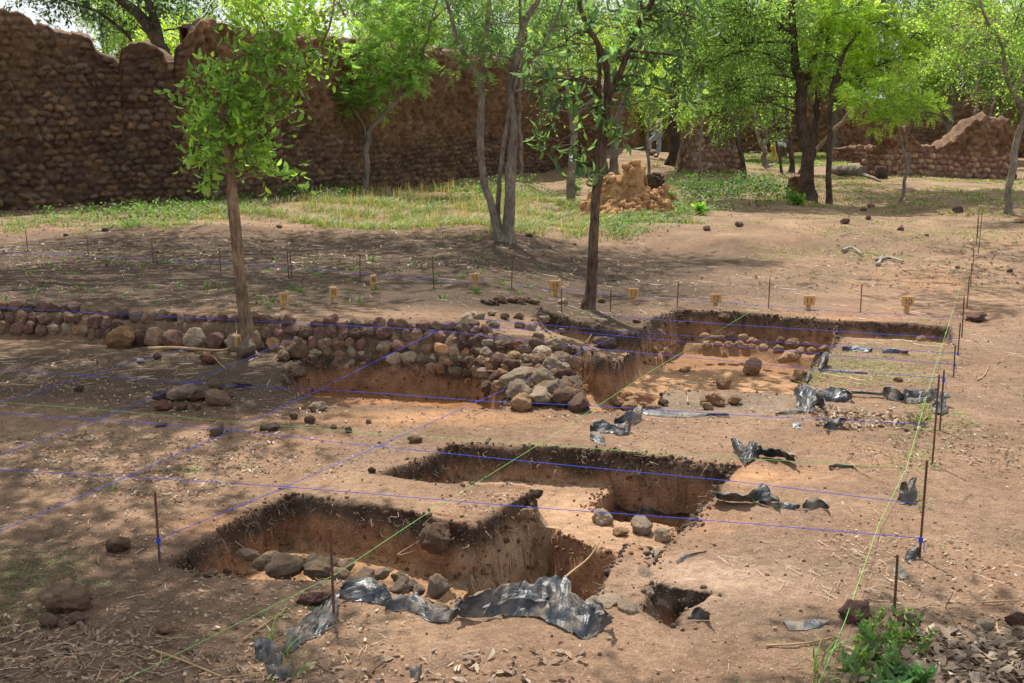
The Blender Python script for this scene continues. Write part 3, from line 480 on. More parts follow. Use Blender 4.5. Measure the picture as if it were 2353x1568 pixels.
stones(KL, [(1475, 1395, 64, 'brown', 'brown stone between the two crossing blue strings', {'flat': .85}), (1100, 1348, 38, 'brown', 'flat earth clod on the ground left of the string crossing', {'flat': .4})])
stones(KF, [(780, 650, 88, 'brown', 'dull brown stone left of the front left iron stake'), (410, 1010, 160, 'brown', 'largest weathered boulder at the lower left in patchy grass', {'flat': .72}), (320, 1162, 62, 'brown', 'small stone in front of the largest weathered boulder'), (510, 1145, 62, 'brown', 'earthy clod right of the stone before the boulder'), (1090, 1215, 62, 'tan', 'tan clod among dead leaves at the lower left')])
BG = 'half buried boulders along the front edge of the west pit'; BLb = 'half buried earthy boulder in the row along the front of the nearest left pit'
stones(K4, [(780, 735, 80, 'soil'), (960, 755, 75, 'soil'), (1040, 850, 170, 'soil'), (880, 800, 97, 'soil'), (1120, 790, 85, 'soil'), (1350, 865, 128, 'soil'), (1290, 785, 91, 'soil'), (1540, 815, 85, 'soil'), (1420, 800, 73, 'soil'), (1500, 900, 103, 'soil'), (1700, 905, 97, 'soil'), (1830, 885, 80, 'soil'), (1970, 915, 75, 'soil'), (1620, 965, 80, 'soil'), (1200, 800, 73, 'soil')], BLb, BG, sink=.45, flat=.62, z=-.05)
stones(K4, [(1995, 995, 88, 'grey', 'rough grey block just behind the crumpled plastic', {'z': .0}), (2122, 1015, 60, 'grey', 'smaller grey block between two larger ones behind the plastic', {'z': 0.}), (2272, 1035, 112, 'grey', 'pointed pale grey block at the mouth of the deep cut', {'z': .0, 'flat': 1.0}), (2290, 1140, 80, 'grey', 'flat pale stone below the pointed block, touching the plastic', {'flat': .5}),
    (1300, 1045, 140, 'purple', 'flat reddish stone under the grass beside the front stake', {'flat': .4}), (480, 858, 58, 'brown', 'low rounded stone at the left lip of the nearest pit', {'flat': .5}), (595, 855, 52, 'brown', 'second low stone at the left lip of the nearest pit, nearer its boulders', {'flat': .5}), (2262, 645, 145, 'brown', 'massive earth covered block sticking out of the baulk corner', {'z': -.09, 'flat': .8})])
PG = 'pale crumbly lumps on the edges of the deep cut'; PLb = 'pale crumbly lump of weathered earth on the rim of the deep cut'
stones(K5, [(1640, 985, 75, 'pale'), (1690, 905, 55, 'pale'), (1560, 1185, 75, 'pale'), (1440, 1150, 85, 'pale'), (1650, 1070, 55, 'pale'), (1720, 840, 50, 'pale'), (1340, 1135, 60, 'pale'), (660, 1095, 46, 'pale'), (1150, 1110, 50, 'pale'), (1600, 1120, 50, 'tan')], PLb, PG, z=-.04, sink=.4)
stones(K5, [(1390, 600, 78, 'pale', 'pale mound at the left edge of the black hole in the middle pit', {'flat': .7}), (1640, 655, 82, 'pale', 'pale mound in the middle of the shelf before the black hole', {'flat': .7}), (1755, 710, 66, 'pale', 'pale mound at the right end of the shelf'), (1500, 680, 55, 'tan', 'low tan lump between two pale mounds on the shelf', {'flat': .5}),
    (1490, 1072, 82, 'red', 'salmon red rock at the front of the deep cut', {'z': -.06, 'flat': .55}), (1000, 470, 34, 'dark', 'dark clod on the far corner of the baulk', {'z': .03}), (925, 600, 58, 'tan', 'tan stone embedded high in the clay end face of the baulk', {'z': -.07})])
UG = 'rounded stones at the foot of the back side of the upper pit'; UL_ = 'rounded orange stone in the curving row along the back of the upper right pit'
stones(K3, [(1310, 608, 36, 'tan'), (1370, 612, 30, 'tan'), (1425, 620, 36, 'tan'), (1500, 612, 46, 'brown'), (1582, 615, 36, 'tan'), (1640, 640, 38, 'tan'), (1315, 662, 34, 'tan'), (1480, 665, 36, 'tan'), (1650, 672, 26, 'tan'), (1722, 692, 40, 'tan'), (1850, 640, 42, 'brown'), (1940, 660, 46, 'tan'), (2040, 660, 30, 'tan'), (2000, 700, 30, 'tan'), (1830, 706, 50, 'tan'), (1920, 752, 55, 'tan'), (1870, 775, 40, 'tan'), (2070, 705, 35, 'tan'), (2160, 692, 35, 'tan'), (1560, 665, 40, 'tan'), (1395, 660, 32, 'tan'), (1980, 720, 40, 'tan')], UL_, UG, sink=.1, z=-.27)
stones(K3, [(1020, 712, 60, 'orange', 'low orange lump in the shaded left corner of the upper pit'), (930, 690, 42, 'orange', 'small orange lump against the left side of the upper pit'), (1170, 818, 44, 'orange', 'flat orange lump on the floor of the upper pit', {'flat': .4}), (1655, 840, 60, 'tan', 'cone of earth capped with a pale stone before the dark hole', {'flat': 1.2}), (1985, 880, 66, 'tan', 'tan mound at the right side of the upper pit by the plastic'),
    (1450, 935, 54, 'tan', 'upright tan stone on the orange floor near its front edge', {'flat': 1.0}), (1385, 1045, 68, 'orange', 'largest crumbly orange block on the grey soil'), (1300, 1055, 40, 'orange', 'small crumbly block left of the largest orange one'), (1322, 1095, 42, 'tan', 'smooth tan cobble in front of the orange blocks'), (1520, 1050, 52, 'orange', 'crumbly orange block standing apart to the right'), (1420, 1075, 36, 'orange', 'low block tucked against the largest orange one'),
    (820, 475, 32, 'red', 'small flat red stone between the thin tree and the upper pit', {'flat': .5}), (1012, 1066, 36, 'dark', 'dark clod on the left tip of the grey soil'), (790, 1045, 46, 'tan', 'round pale orange lump in the trench, at the back'), (670, 1065, 52, 'tan', 'orange lump at the left of the trench lumps'), (755, 1088, 56, 'tan', 'wide orange lump at the front of the trench'), (862, 1082, 36, 'tan', 'small orange lump right of the round one in the trench'), (930, 1105, 48, 'tan', 'low orange lump at the right end of the trench'), (460, 972, 40, 'orange', 'rounded orange stone against the rubble in the trench'),
    (562, 332, 34, 'brown', 'brown stone just right of the thin tree base'), (1450, 462, 36, 'brown', 'stone sticking out of the dark back side of the upper pit', {'z': -.08})])
stones(K2B, [(580, 738, 50, 'tan', 'left one of three tan clods on the shallow bench'), (650, 732, 30, 'tan', 'middle small one of three tan clods on the shallow bench'), (705, 716, 38, 'tan', 'right one of three tan clods on the shallow bench'), (340, 1166, 42, 'orange', 'lone orange clod in the pale grass strip'), (1180, 490, 115, 'purple', 'broad dark flat stone right of the stake row', {'flat': .5})])
stones(KR, [(1380, 460, 69, 'purple', 'solitary reddish boulder in the tree shade at far right', {'flat': 1.}), (515, 738, 52, 'purple', 'red brown stone on the sunny slope at right'), (910, 832, 33, 'brown', 'small stone below the red brown one on the slope'), (2150, 1368, 43, 'dark', 'dark stone at the right edge in patchy shade'), (1365, 1312, 41, 'brown', 'brown stone beside the far stakes'), (80, 400, 60, 'brown', 'brown clod on the crest right of the leaning tree'), (1140, 497, 49, 'tan', 'flat tan rock left of the solitary boulder', {'flat': .4}), (2290, 600, 90, 'tan', 'orange rubble at the foot of the right edge tree', {'flat': .5})])
stones(KBR, [(400, 250, 185, 'purple', 'wine red porous stone behind the weed at the lower right', {'flat': .7}), (1040, 330, 115, 'purple', 'grey red stone half hidden behind the weed', {'flat': .6}), (1940, 400, 125, 'pale', 'pale pitted stone among dead leaves at the lower right', {'flat': .7}), (2320, 360, 135, 'purple', 'dark stone cut by the right edge of the view', {'flat': .8}), (520, 140, 46, 'brown', 'small brown stone on top of the wine red one')])
stones((1300, 0, 1), [(140, 306, 13, 'purple'), (128, 318, 12, 'brown'), (152, 316, 12, 'red'), (118, 304, 10, 'red'), (136, 292, 11, 'brown'), (160, 328, 13, 'brown'), (180, 338, 12, 'red'), (196, 350, 11, 'brown'), (112, 326, 10, 'brown'), (172, 322, 9, 'purple')], 'stone of the reddish pile on the slope behind the termite mound', 'stones piled on the slope behind the termite mound', z=None)
stones((0, 0, 1), [(1625, 525, 9, 'brown', 'brown clod in thin grass right of the termite mound'), (1700, 515, 10, 'purple', 'reddish clod at the foot of the green undergrowth'), (1995, 500, 9, 'purple', 'pair sized red clod below the forked dark tree'), (1985, 480, 8, 'brown', 'clod behind the red one below the forked tree'), (640, 520, 7, 'brown', 'brown clod on the crest behind the leafy tree'), (240, 528, 7, 'purple', 'dark red clod before the big wall at left'), (1215, 540, 7, 'purple', 'dark clod right of the triple trunk'), (1130, 430, 9, 'brown', 'brown clod in grass behind the triple trunk'), (1320, 560, 6, 'brown', 'small clod left of the thin tree on bare soil'), (150, 540, 6, 'purple', 'small purple clod on the left crest'), (1940, 508, 11, 'brown', 'clod in front of the smaller trunk under the forked tree')])
# ---------------------------------------------------------------- crumbs: gravel and clods, roots
def gravel():
    mb = MB(); g = np.random.default_rng(21); N = 4200
    r = 3.2*np.exp(g.random(N)**.9*math.log(16/3.2)); t = g.uniform(-.5, .5, N); x = r*np.sin(t); y = r*np.cos(t)
    # extra clods along the pit rims
    ex, ey = [], []
    for n, pts, dp, wd, c in PITW:
        for i in range(len(pts)):
            a, b = pts[i], pts[(i+1) % len(pts)]; k = int(np.hypot(*(b-a))*28)
            q = g.random(k)[:, None]; p = a+(b-a)*q+g.normal(size=(k, 2))*.035; ex.append(p[:, 0]); ey.append(p[:, 1])
    ne = sum(len(q) for q in ex); x = np.concatenate([x]+ex); y = np.concatenate([y]+ey); z, base, cut, pid, rim = H(x, y, True)
    for i in range(len(x)):
        if i >= N and cut[i] > .15: continue
        s = (.0022+.006*g.random()**3)*(1 if i < N else 1.5)*(1+.03*y[i]); c = (.30, .19, .12) if cut[i] < .01 else (.2, .11, .065)
        c = np.array(c)*g.uniform(.5, 1.5)
        if i >= N and cut[i] < .12: c = np.array((.13, .087, .06))*g.uniform(.6, 1.5)
        v = ICO2[:, :]*g.uniform(.6, 1.2, 3)*s*(1+.3*vn(ICO2[:, 0]*2+i, ICO2[:, 1]*2, ICO2[:, 2]*2))[:, None]
        mb.add(v+[x[i], y[i], z[i]+s*.3], ICO2F, c)
    mb.build('gravel', M['stone'], kind='stuff')
gravel()
bm = bmesh.new(); bmesh.ops.create_icosphere(bm, subdivisions=2, radius=1); bm.verts.ensure_lookup_table()
ICO1 = np.array([q.co[:] for q in bm.verts]); ICO1F = np.array([[q.index for q in f.verts] for f in bm.faces]); bm.free()
def clods():
    g = np.random.default_rng(27); X, Y, Zz, Sz, Cc = [], [], [], [], []
    for n, pts, dp, wd, c in PITW:
        if n == 'scoop': continue
        for i in range(len(pts)):
            a, b = pts[i], pts[(i+1) % len(pts)]; L = np.hypot(*(b-a)); nrm = np.array([-(b-a)[1], (b-a)[0]])/L; mid = (a+b)/2+nrm*.05
            if poly_sd(mid[:1], mid[1:], pts)[0] > 0: nrm = -nrm
            if nrm[1] > .45: continue
            k = int(L*230*dp/.3/(1+max(0, (a[1]-6)*.18))); t = g.random(k)[:, None]; f = g.uniform(-.15, 1.15, k); p = a+(b-a)*t+nrm*(wd*np.clip(f, 0, 1))[:, None]
            po = a+(b-a)*t-nrm*.07; ok = H(po[:, 0], po[:, 1], True)[2] < dp*.55; X.append(p[ok, 0]); Y.append(p[ok, 1])
    x = np.concatenate(X); y = np.concatenate(Y); z, base, cut, pid, rim = H(x, y, True); d = base-z; mb = MB()
    for i in range(len(x)):
        if d[i] > .6: continue
        top = d[i] < .11+.03*g.normal(); s = (.003+.010*g.random()**2.5)*(1.15 if top else 1)*(1+.02*(y[i]-4)); c = np.array((.125, .085, .06) if top else (.25, .13, .07))*g.uniform(.5, 1.4)
        v = ICO1*g.uniform(.5, 1.3, 3)*s*(1+.35*vn(ICO1[:, 0]*2+i, ICO1[:, 1]*2, ICO1[:, 2]*2))[:, None]; mb.add(v+[x[i]+.01*g.normal(), y[i]+.01*g.normal(), z[i]], ICO1F, c)
    mb.build('clods', M['stone'], kind='stuff')
clods()
def ribbon(mb, p, w, c):
    p = np.asarray(p); t = np.gradient(p, axis=0); s = np.cross(t, [0, -.6, .8]); s /= np.linalg.norm(s, axis=1)[:, None]+1e-9
    w = np.broadcast_to(np.asarray(w, float), (len(p),))[:, None]; v = np.stack([p-s*w, p+s*w], 1).reshape(-1, 3); mb.add(v, grid_faces(len(p), 2), c)
def roots():
    mb = MB(); g = np.random.default_rng(22)
    for n, pts, dp, wd, c in PITW:
        if n in ('scoop',): continue
        for i in range(len(pts)):
            a, b = pts[i], pts[(i+1) % len(pts)]; L = np.hypot(*(b-a)); nrm = np.array([-(b-a)[1], (b-a)[0]])/L; mid = (a+b)/2+nrm*.05
            if poly_sd(mid[:1], mid[1:], pts)[0] > 0: nrm = -nrm
            if nrm[1] > .45: continue                                            # sides that face away
            for _ in range(int(L*(48 if n in ('west', 'middle', 'front_deep') else 26))):
                q = a+(b-a)*g.random()+nrm*g.uniform(.0, .05); qo = q-nrm*.09
                if H(qo[:1], qo[1:], True)[2][0] > .06: continue
                z = Hs(*q) if g.random() < .5 else float(h0(*q))-g.uniform(.02, .14)
                l = g.uniform(.02, .09)*(1.3 if g.random() < .15 else 1); d = np.array([nrm[0], nrm[1], 0])*g.uniform(.1, .6)+np.array([g.normal()*.6, g.normal()*.3, -g.uniform(.1, 1)]); d /= np.linalg.norm(d)
                k = 6; t = np.linspace(0, 1, k)[:, None]; p = np.array([q[0], q[1], z])+np.array([nrm[0], nrm[1], 0])*.015+d*l*t+np.array([g.normal(), g.normal()*.5, g.normal()])*l*.22*np.sin(t*math.pi*g.uniform(1, 2.4))
                cc = np.array((.38, .26, .17))*g.uniform(.35, 1.25); ribbon(mb, p, np.linspace(.0012, .0004, k)*g.uniform(.7, 1.6), cc)
    mb.build('root_fringe', M['dry'], kind='stuff')
roots()
# ---------------------------------------------------------------- stakes, strings, signs
def stake(px, py, top, label, knot=None, lean=0):
    b = hit(px, py); px2 = px+lean; ppm = F/(b[1]*CP+(HC-b[2])*SP); h = (py-top)/ppm*1.01; r = .0055
    root = empty('iron_stake', b, label, 'stake', 'iron stakes marking out the dig grid')
    n = max(10, int(h/.012)); z = np.linspace(-.12, h, n*2); rr = r*np.where(np.arange(n*2) % 2, 1.16, .92); p = np.stack([z*lean/ppm/h, 0*z, z], -1)
    v, f, t = tube(p, rr, 7); mesh('bar', v, [f, t], M['rust'], root)
    if knot is not None:
        mb = MB(); g = random.Random(int(px)); kz = (py-knot)/ppm
        for k in range(5):
            a = np.linspace(0, 2*math.pi, 12); q = np.stack([np.cos(a)*(r+.003), np.sin(a)*(r+.003), kz+.004*k+np.sin(a+k)*.004-.01], -1); v, f, t = tube(q, .0022, 5); mb.add(v, f); mb.add(v, t)
        q = smooth_path([[0, -.008, kz], [.012, -.015, kz-.02], [.008, -.02, kz-.045], [.022, -.02, kz-.06]], 12); v, f, t = tube(q, .0018, 5); mb.add(v, f); mb.add(v, t)
        mb.build('knot', M['blue'], root)
ST = [(367, 1290, 1125, 'front left stake with a blue string knot', 1237), (767, 1415, 1205, 'nearest stake, standing by the crumpled plastic at the green string', None), (2112, 1277, 1050, 'tall rusty stake with two blue knots at the near right corner', 1236), (2054, 1404, 1269, 'nearest stake on the right, behind the leafy weed', None),
    (2141, 1070, 858, 'thick twisted stake in the grass tuft by the right plastic', None), (2158, 992, 848, 'slim stake just right of the twisted one, reaching the plastic', 868), (2190, 868, 792, 'stake with a blue string at half height, third from the twisted one', 837), (2200, 815, 741, 'stake whose foot carries a blue string, right of the grassy plastic', 812),
    (2209, 774, 681, 'tall stake at the right end of the dark section of the shallow bench', None), (2221, 707, 634, 'stake between the dark flat stone and the sign numbered 10', None), (2229, 661, 604, 'stake in front of the far group of thin stakes', None), (2234, 622, 567, 'stake on sunny soil, first of the far right group', None), (2242, 564, 501, 'far left thin stake beyond the sunny soil', None), (2247, 584, 485, 'tallest thin stake of the far right group', None), (2245, 545, 480, 'farthest thin stake of the right hand row', None),
    (1290, 719, 663, 'stake left of the thin tree, beside sign 14', None), (1402, 716, 665, 'stake between the thin tree and sign 13', None), (1555, 706, 650, 'stake behind the left corner of the upper pit', None), (1765, 709, 640, 'stake between signs 12 and 11', None), (1976, 719, 652, 'stake between signs 11 and 10', None),
    (1175, 668, 597, 'stake standing between signs 15 and 14', None), (996, 660, 588, 'stake left of sign 15', None), (827, 650, 585, 'stake beside the edge-on marker farthest from the tree', None), (663, 637, 572, 'stake behind the small markers right of the leafy tree', None), (670, 638, 575, 'twin stake standing next to another behind the markers', None), (507, 625, 562, 'stake just left of the leafy tree trunk', None), (352, 604, 555, 'stake in the shaded soil with a faint string, left of the tree', None), (203, 592, 548, 'stake before the pale mound at left', None), (64, 577, 528, 'leftmost stake by the big wall', None)]
for px, py, tp, lb, kn in ST: stake(px, py, tp, lb, kn, lean=random.uniform(-2, 2))
def string(pts, m, label, dz=.06, r=.0015):
    w = [hit(a, b, dz) if len(q) < 1 else P(a, b, q[0]) for a, b, *q in pts]; w = np.array(w); p = []
    for a, b in zip(w, w[1:]):
        k = max(3, int(np.linalg.norm(b-a)/.25)); t = np.linspace(0, 1, k, endpoint=False)[:, None]; p.append(a*(1-t)+b*t)
    p = np.concatenate(p+[w[-1:]]); y = p[:, 1]; v, f, t = tube(p, r*(.78 if m == 'green' else 1)*(1+.03*y), 5)
    o = mesh('marking_string', v, [f, t], M[m]); tag(o, label, 'string', 'strings stretched across the dig')
string([(-60, 1075), (295, 1095), (659, 1118), (857, 1135), (1217, 1165), (1577, 1191), (2112, 1236)], 'blue', 'nearest blue string running across both front pits to the tall stake', .07)
string([(-60, 945), (228, 964), (536, 987), (789, 1018), (956, 1034), (1180, 1057), (1691, 1106), (2112, 1158)], 'blue', 'blue string over the back of the middle pit, tied at the tall stake', .08)
string([(-60, 919), (268, 944), (570, 971), (857, 995), (1236, 1021), (1502, 1040), (1749, 1055), (2082, 1075)], 'green', 'thin green string crossing from left to right behind the middle pit', .03)
string([(-60, 846), (629, 891), (846, 901), (1095, 921), (1372, 933), (1709, 954), (2127, 975)], 'blue', 'blue string along the front rim of the shaded pit below the low wall', .05)
string([(-60, 706), (417, 730), (609, 741), (1004, 761), (1303, 795), (1863, 847), (2165, 868)], 'blue', 'blue string running above the stone courses of the low wall', .07)
string([(1015, 750), (1303, 761), (1600, 787), (1898, 814), (2189, 837)], 'blue', 'blue string over the middle of the upper pit', .08)
string([(1105, 733), (1372, 757), (1439, 762), (1919, 795), (2200, 812)], 'blue', 'blue string over the stones at the back of the upper pit', .08)
string([(1372, 724), (1502, 733), (1700, 747), (2017, 767), (2205, 778)], 'blue', 'blue string across the dark back side of the upper pit', .06)
string([(-60, 575), (577, 607), (1039, 646), (1303, 667), (1600, 690), (1863, 711), (2127, 726), (2210, 732)], 'blue', 'farthest faint blue string passing behind the number signs', .04)
string([(-60, 1246), (0, 1221), (295, 1094), (536, 987), (706, 908), (846, 838), (1004, 761)], 'blue', 'blue string slanting from the left edge up to the end of the low wall', .06)
string([(-60, 1070), (30, 1034), (231, 961), (382, 900), (570, 823), (677, 781)], 'blue', 'blue string slanting behind the small rock heap to the low wall', .06)
string([(-60, 948), (0, 925), (201, 863), (302, 833), (470, 790)], 'blue', 'faint blue string slanting over the shaded soil at far left', .04)
string([(368, 1237), (663, 1115), (789, 1060), (867, 1026), (1105, 919), (1231, 863), (1349, 800), (1439, 762)], 'blue', 'blue string slanting from the front left stake over the rubble slope', .07)
string([(230, 1590), (500, 1455), (767, 1321), (975, 1183), (1237, 1021), (1500, 849), (1730, 712)], 'green', 'bright green string slanting across all the pits from the front stake', .08)
string([(1868, 1600), (1940, 1430), (2020, 1200), (2082, 1075), (2137, 880), (2205, 660)], 'green', 'light green string running away along the right side stakes', .04)
DG = {'0': [[(.5, 1), (.1, .8), (.05, .4), (.3, 0), (.7, 0), (.95, .4), (.85, .85), (.5, 1)]], '1': [[(.2, .72), (.6, 1), (.6, 0)]], '2': [[(.1, .75), (.3, 1), (.75, .95), (.8, .65), (.1, 0), (.95, .03)]], '3': [[(.1, .95), (.5, 1), (.85, .78), (.4, .55), (.9, .3), (.5, 0), (.05, .08)]],
      '4': [[(.5, 1), (.1, .4), (.9, .42)], [(.65, .75), (.62, 0)]], '5': [[(.9, 1), (.25, 1), (.15, .58), (.6, .62), (.85, .3), (.5, 0), (.1, .08)]], 'V': [[(.05, 1), (.5, 0), (.95, 1)]], 'I': [[(.5, 1), (.5, 0)]]}
def sign(px, py, top, wpx, txt, label, rz=0.0, hpx=None):
    b = hit(px, py); ppm = F/(b[1]*CP+(HC-b[2])*SP); h = (py-top)/ppm; W = wpx/ppm; Hh = (hpx or wpx*.82)/ppm; T = .02
    root = empty('number_marker', b, label, 'marker', 'wooden grid markers'); root.rotation_euler = (0, random.uniform(-.05, .05), rz)
    def box(name, x0, x1, y0, y1, z0, z1, bev=.002):
        bm = bmesh.new(); bmesh.ops.create_cube(bm, size=1)
        for v in bm.verts: v.co = ((x0+x1)/2+v.co.x*(x1-x0), (y0+y1)/2+v.co.y*(y1-y0), (z0+z1)/2+v.co.z*(z1-z0))
        bmesh.ops.bevel(bm, geom=bm.edges[:], offset=bev, segments=1, affect='EDGES'); me = bpy.data.meshes.new(name); bm.to_mesh(me); bm.free(); me.materials.append(M['wood']); o = bpy.data.objects.new(name, me); COL.objects.link(o); o.parent = root; return o
    pl = box('board', -W/2, W/2, -T/2, T/2, h-Hh, h); box('post', -W*.2, W*.2, T/2+.001, T/2+.018, -.08, h-.01)
    mb = MB(); n = len(txt); cw = W*.68/max(n, 2); chh = Hh*.56
    for i, c in enumerate(txt):
        x0 = (i-n/2)*cw+cw*.1
        for st in DG[c]:
            q = np.array([(x0+u*cw*.75, -T/2-.0005, h-Hh*.5+(v-.5)*chh) for u, v in st]); q = smooth_path(q, 14) if len(q) > 3 else q; v, f, t = tube(q, .0032, 6); v[:, 1] = -T/2-.0005+(v[:, 1]+T/2)*.3; mb.add(v, f); mb.add(v, t)
    mb.build('number' if txt[0] == '1' else 'numeral', M['ink'], root)
for px, py, tp, wp, tx in ((2083, 720, 680, 28, '10'), (1857, 713, 679, 26, '11'), (1644, 703, 675, 25, '12'), (1454, 697, 662, 24, '13'), (1276, 680, 644, 25, '14'), (1092, 663, 628, 23, '15')): sign(px, py, tp, wp, tx, f'square wooden marker board with {tx} written on it')
sign(654, 706, 670, 21, 'VI', 'wooden marker seen obliquely, nearest to the leafy tree trunk', .7, 26); sign(766, 691, 659, 19, 'VII', 'oblique wooden marker in the middle of the left three', .75, 24); sign(858, 664, 631, 17, 'VIII', 'oblique wooden marker left of the 15 board', .85, 22); sign(549, 812, 770, 14, 'V', 'narrow wooden marker peeking out behind the leafy tree trunk', .9, 24)
# ---------------------------------------------------------------- crumpled black plastic
def plastic_mat():
    m, n, l = mat_new('black_plastic'); o = n.new('ShaderNodeOutputMaterial'); b = n.new('ShaderNodeBsdfPrincipled'); l.new(b.outputs[0], o.inputs[0]); t = n.new('ShaderNodeTexCoord')
    q = n.new('ShaderNodeTexNoise'); q.inputs['Scale'].default_value = 9; q.inputs['Detail'].default_value = 6; q.inputs['Roughness'].default_value = .65; l.new(t.outputs['Object'], q.inputs['Vector'])
    r = n.new('ShaderNodeValToRGB'); r.color_ramp.elements[0].position = .46; r.color_ramp.elements[1].position = .68; r.color_ramp.elements[0].color = (.028, .033, .042, 1); r.color_ramp.elements[1].color = (.22, .17, .12, 1); l.new(q.outputs[0], r.inputs[0]); l.new(r.outputs[0], b.inputs['Base Color'])
    r2 = n.new('ShaderNodeMapRange'); r2.inputs[1].default_value = .4; r2.inputs[2].default_value = .7; r2.inputs[3].default_value = .4; r2.inputs[4].default_value = .75; l.new(q.outputs[0], r2.inputs[0]); l.new(r2.outputs[0], b.inputs['Roughness']); b.inputs['Specular IOR Level'].default_value = .5
    v = n.new('ShaderNodeTexNoise'); v.inputs['Scale'].default_value = 34; v.inputs['Detail'].default_value = 3; l.new(t.outputs['Object'], v.inputs['Vector']); bp = n.new('ShaderNodeBump'); bp.inputs['Strength'].default_value = .5; bp.inputs['Distance'].default_value = .012; l.new(v.outputs[0], bp.inputs['Height']); l.new(bp.outputs[0], b.inputs['Normal']); return m
M['plastic'] = plastic_mat(); _pn = [0]
def plastic(conv, top, bot, label, ht=.05, amp=.022, zb=None):
    ox, oy, s = conv; _pn[0] += 1; sd = 400+_pn[0]*13
    B = np.array([(hitH(ox+s*a, oy+s*b) if zb is None else P(ox+s*a, oy+s*b, zb)) for a, b in bot]); zg = float(np.median(B[:, 2]))
    T = np.array([P(ox+s*a, oy+s*b, zg+ht) for a, b in top])
    n = max(12, int(np.linalg.norm(np.diff(B, axis=0), axis=1).sum()/.017)); m = 10
    Tb, Bb = smooth_path(T, n), smooth_path(B, n)
    v = np.linspace(0, 1, m)[:, None, None]; G = Bb[None]*(1-v)+Tb[None]*v; G = G+np.array([0, 0, 1.])*(np.sin(v*math.pi)*ht*.25)
    x, y, z = G[..., 0], G[..., 1], G[..., 2]; fq = 13
    rd = lambda a, k: 1-2*np.abs(fbm(x*fq*k+a, y*fq*k*.8, z*fq*k*1.2, o=2, s=sd+int(a)))
    a_ = amp*(.35+.65*np.sin(np.linspace(.15, 1, m)*math.pi*.55)[:, None])
    G[..., 0] += a_*.8*rd(1, 1); G[..., 1] += a_*1.4*rd(2, .8); G[..., 2] += a_*(rd(3, 1.1)-.2)+a_*.4*rd(4, 2.6)
    gz = H(G[..., 0], G[..., 1]); G[..., 2] = np.where(G[..., 2] < gz+.003, gz+.003, G[..., 2]) if zb is None else G[..., 2]
    o = mesh('plastic_sheet', G.reshape(-1, 3), [np.concatenate([grid_faces(m, n)[:, [0, 1, 2]], grid_faces(m, n)[:, [0, 2, 3]]])], M['plastic'], smooth=False); md = o.modifiers.new('s', 'SOLIDIFY'); md.thickness = .0012
    tag(o, label, 'plastic sheet', 'torn black plastic sheeting'); return o
plastic((0, 0, 1), [(1046, 1408), (1110, 1378), (1180, 1354), (1240, 1348), (1290, 1345), (1325, 1382), (1365, 1390), (1400, 1425)], [(1050, 1420), (1100, 1426), (1190, 1422), (1250, 1434), (1300, 1456), (1335, 1470), (1370, 1462), (1400, 1440)], 'biggest crumpled plastic sheet, arched up in front of the deep cut', .075, .03)
plastic(K4M, [(245, 940), (300, 905), (450, 885), (520, 905), (560, 960)], [(250, 1010), (330, 1015), (450, 1030), (520, 1040), (600, 1050)], 'shiny black plastic fold right of the nearest stake', .05, .024)
plastic(K4M, [(560, 1030), (640, 1000), (700, 990), (760, 980), (830, 1050), (900, 1085), (1000, 1075), (1040, 1090)], [(560, 1100), (650, 1085), (720, 1085), (780, 1105), (840, 1140), (900, 1152), (970, 1155), (1040, 1115)], 'twisted plastic strip joining the stake fold to the biggest sheet', .03, .02)
plastic(KF, [(1880, 1215), (1960, 1200), (2060, 1120), (2150, 1060), (2240, 1010)], [(1900, 1380), (1960, 1375), (2030, 1300), (2130, 1260), (2240, 1180)], 'glossy plastic strip left of the nearest stake beside grass', .03, .024)
plastic(KF, [(1650, 1360), (1710, 1310), (1790, 1355), (1850, 1400)], [(1690, 1435), (1760, 1455), (1800, 1480), (1860, 1500)], 'small torn plastic scrap left of the bottom grass tuft', .04, .025)
plastic(KF, [(1760, 1475), (1850, 1495), (1950, 1500)], [(1790, 1545), (1850, 1575), (1940, 1570)], 'plastic scrap under the bottom grass tuft', .03)
plastic(K4M, [(705, 1470), (760, 1468), (810, 1462)], [(730, 1530), (770, 1545), (805, 1500)], 'little plastic scrap at the bottom edge of the view', .03, .015)
plastic(K2A, [(150, 1150), (190, 1112), (260, 1110), (330, 1125), (412, 1128)], [(140, 1175), (200, 1180), (280, 1185), (385, 1198), (412, 1165)], 'curled plastic flap at the left end of the sheeting behind the middle pit', .05)
plastic(K2A, [(300, 1105), (380, 1060), (430, 1035), (450, 1015), (488, 1020)], [(300, 1132), (380, 1145), (440, 1125), (470, 1112), (485, 1090)], 'wrinkled plastic rising behind the curled flap', .07)
plastic(K2A, [(130, 1190), (190, 1185), (232, 1235)], [(140, 1222), (190, 1248), (238, 1262)], 'grey plastic tongue hanging toward the middle pit corner', .02)
plastic(K2A, [(490, 1030), (600, 1022), (700, 1030), (850, 1047), (1060, 1056)], [(490, 1052), (600, 1072), (700, 1078), (850, 1074), (1060, 1064)], 'flat dusty plastic strip along the front of the grey soil', .015, .008)
plastic(K2A, [(1515, 885), (1560, 880), (1600, 872), (1645, 930), (1685, 1000)], [(1490, 1005), (1540, 1040), (1585, 1048), (1640, 1015), (1685, 1012)], 'pale grey plastic draped at the right corner of the upper pit', .09, .03)
plastic(K2A, [(1350, 1050), (1440, 1030), (1540, 1030)], [(1365, 1056), (1450, 1056), (1565, 1050)], 'thin plastic tail left of the draped grey piece', .02, .01)
plastic(K2A, [(1620, 905), (1680, 905), (1740, 885), (1800, 905), (1860, 930)], [(1640, 960), (1700, 972), (1760, 975), (1840, 970), (1865, 962)], 'dark plastic fold between the draped piece and the rolled strip', .06)
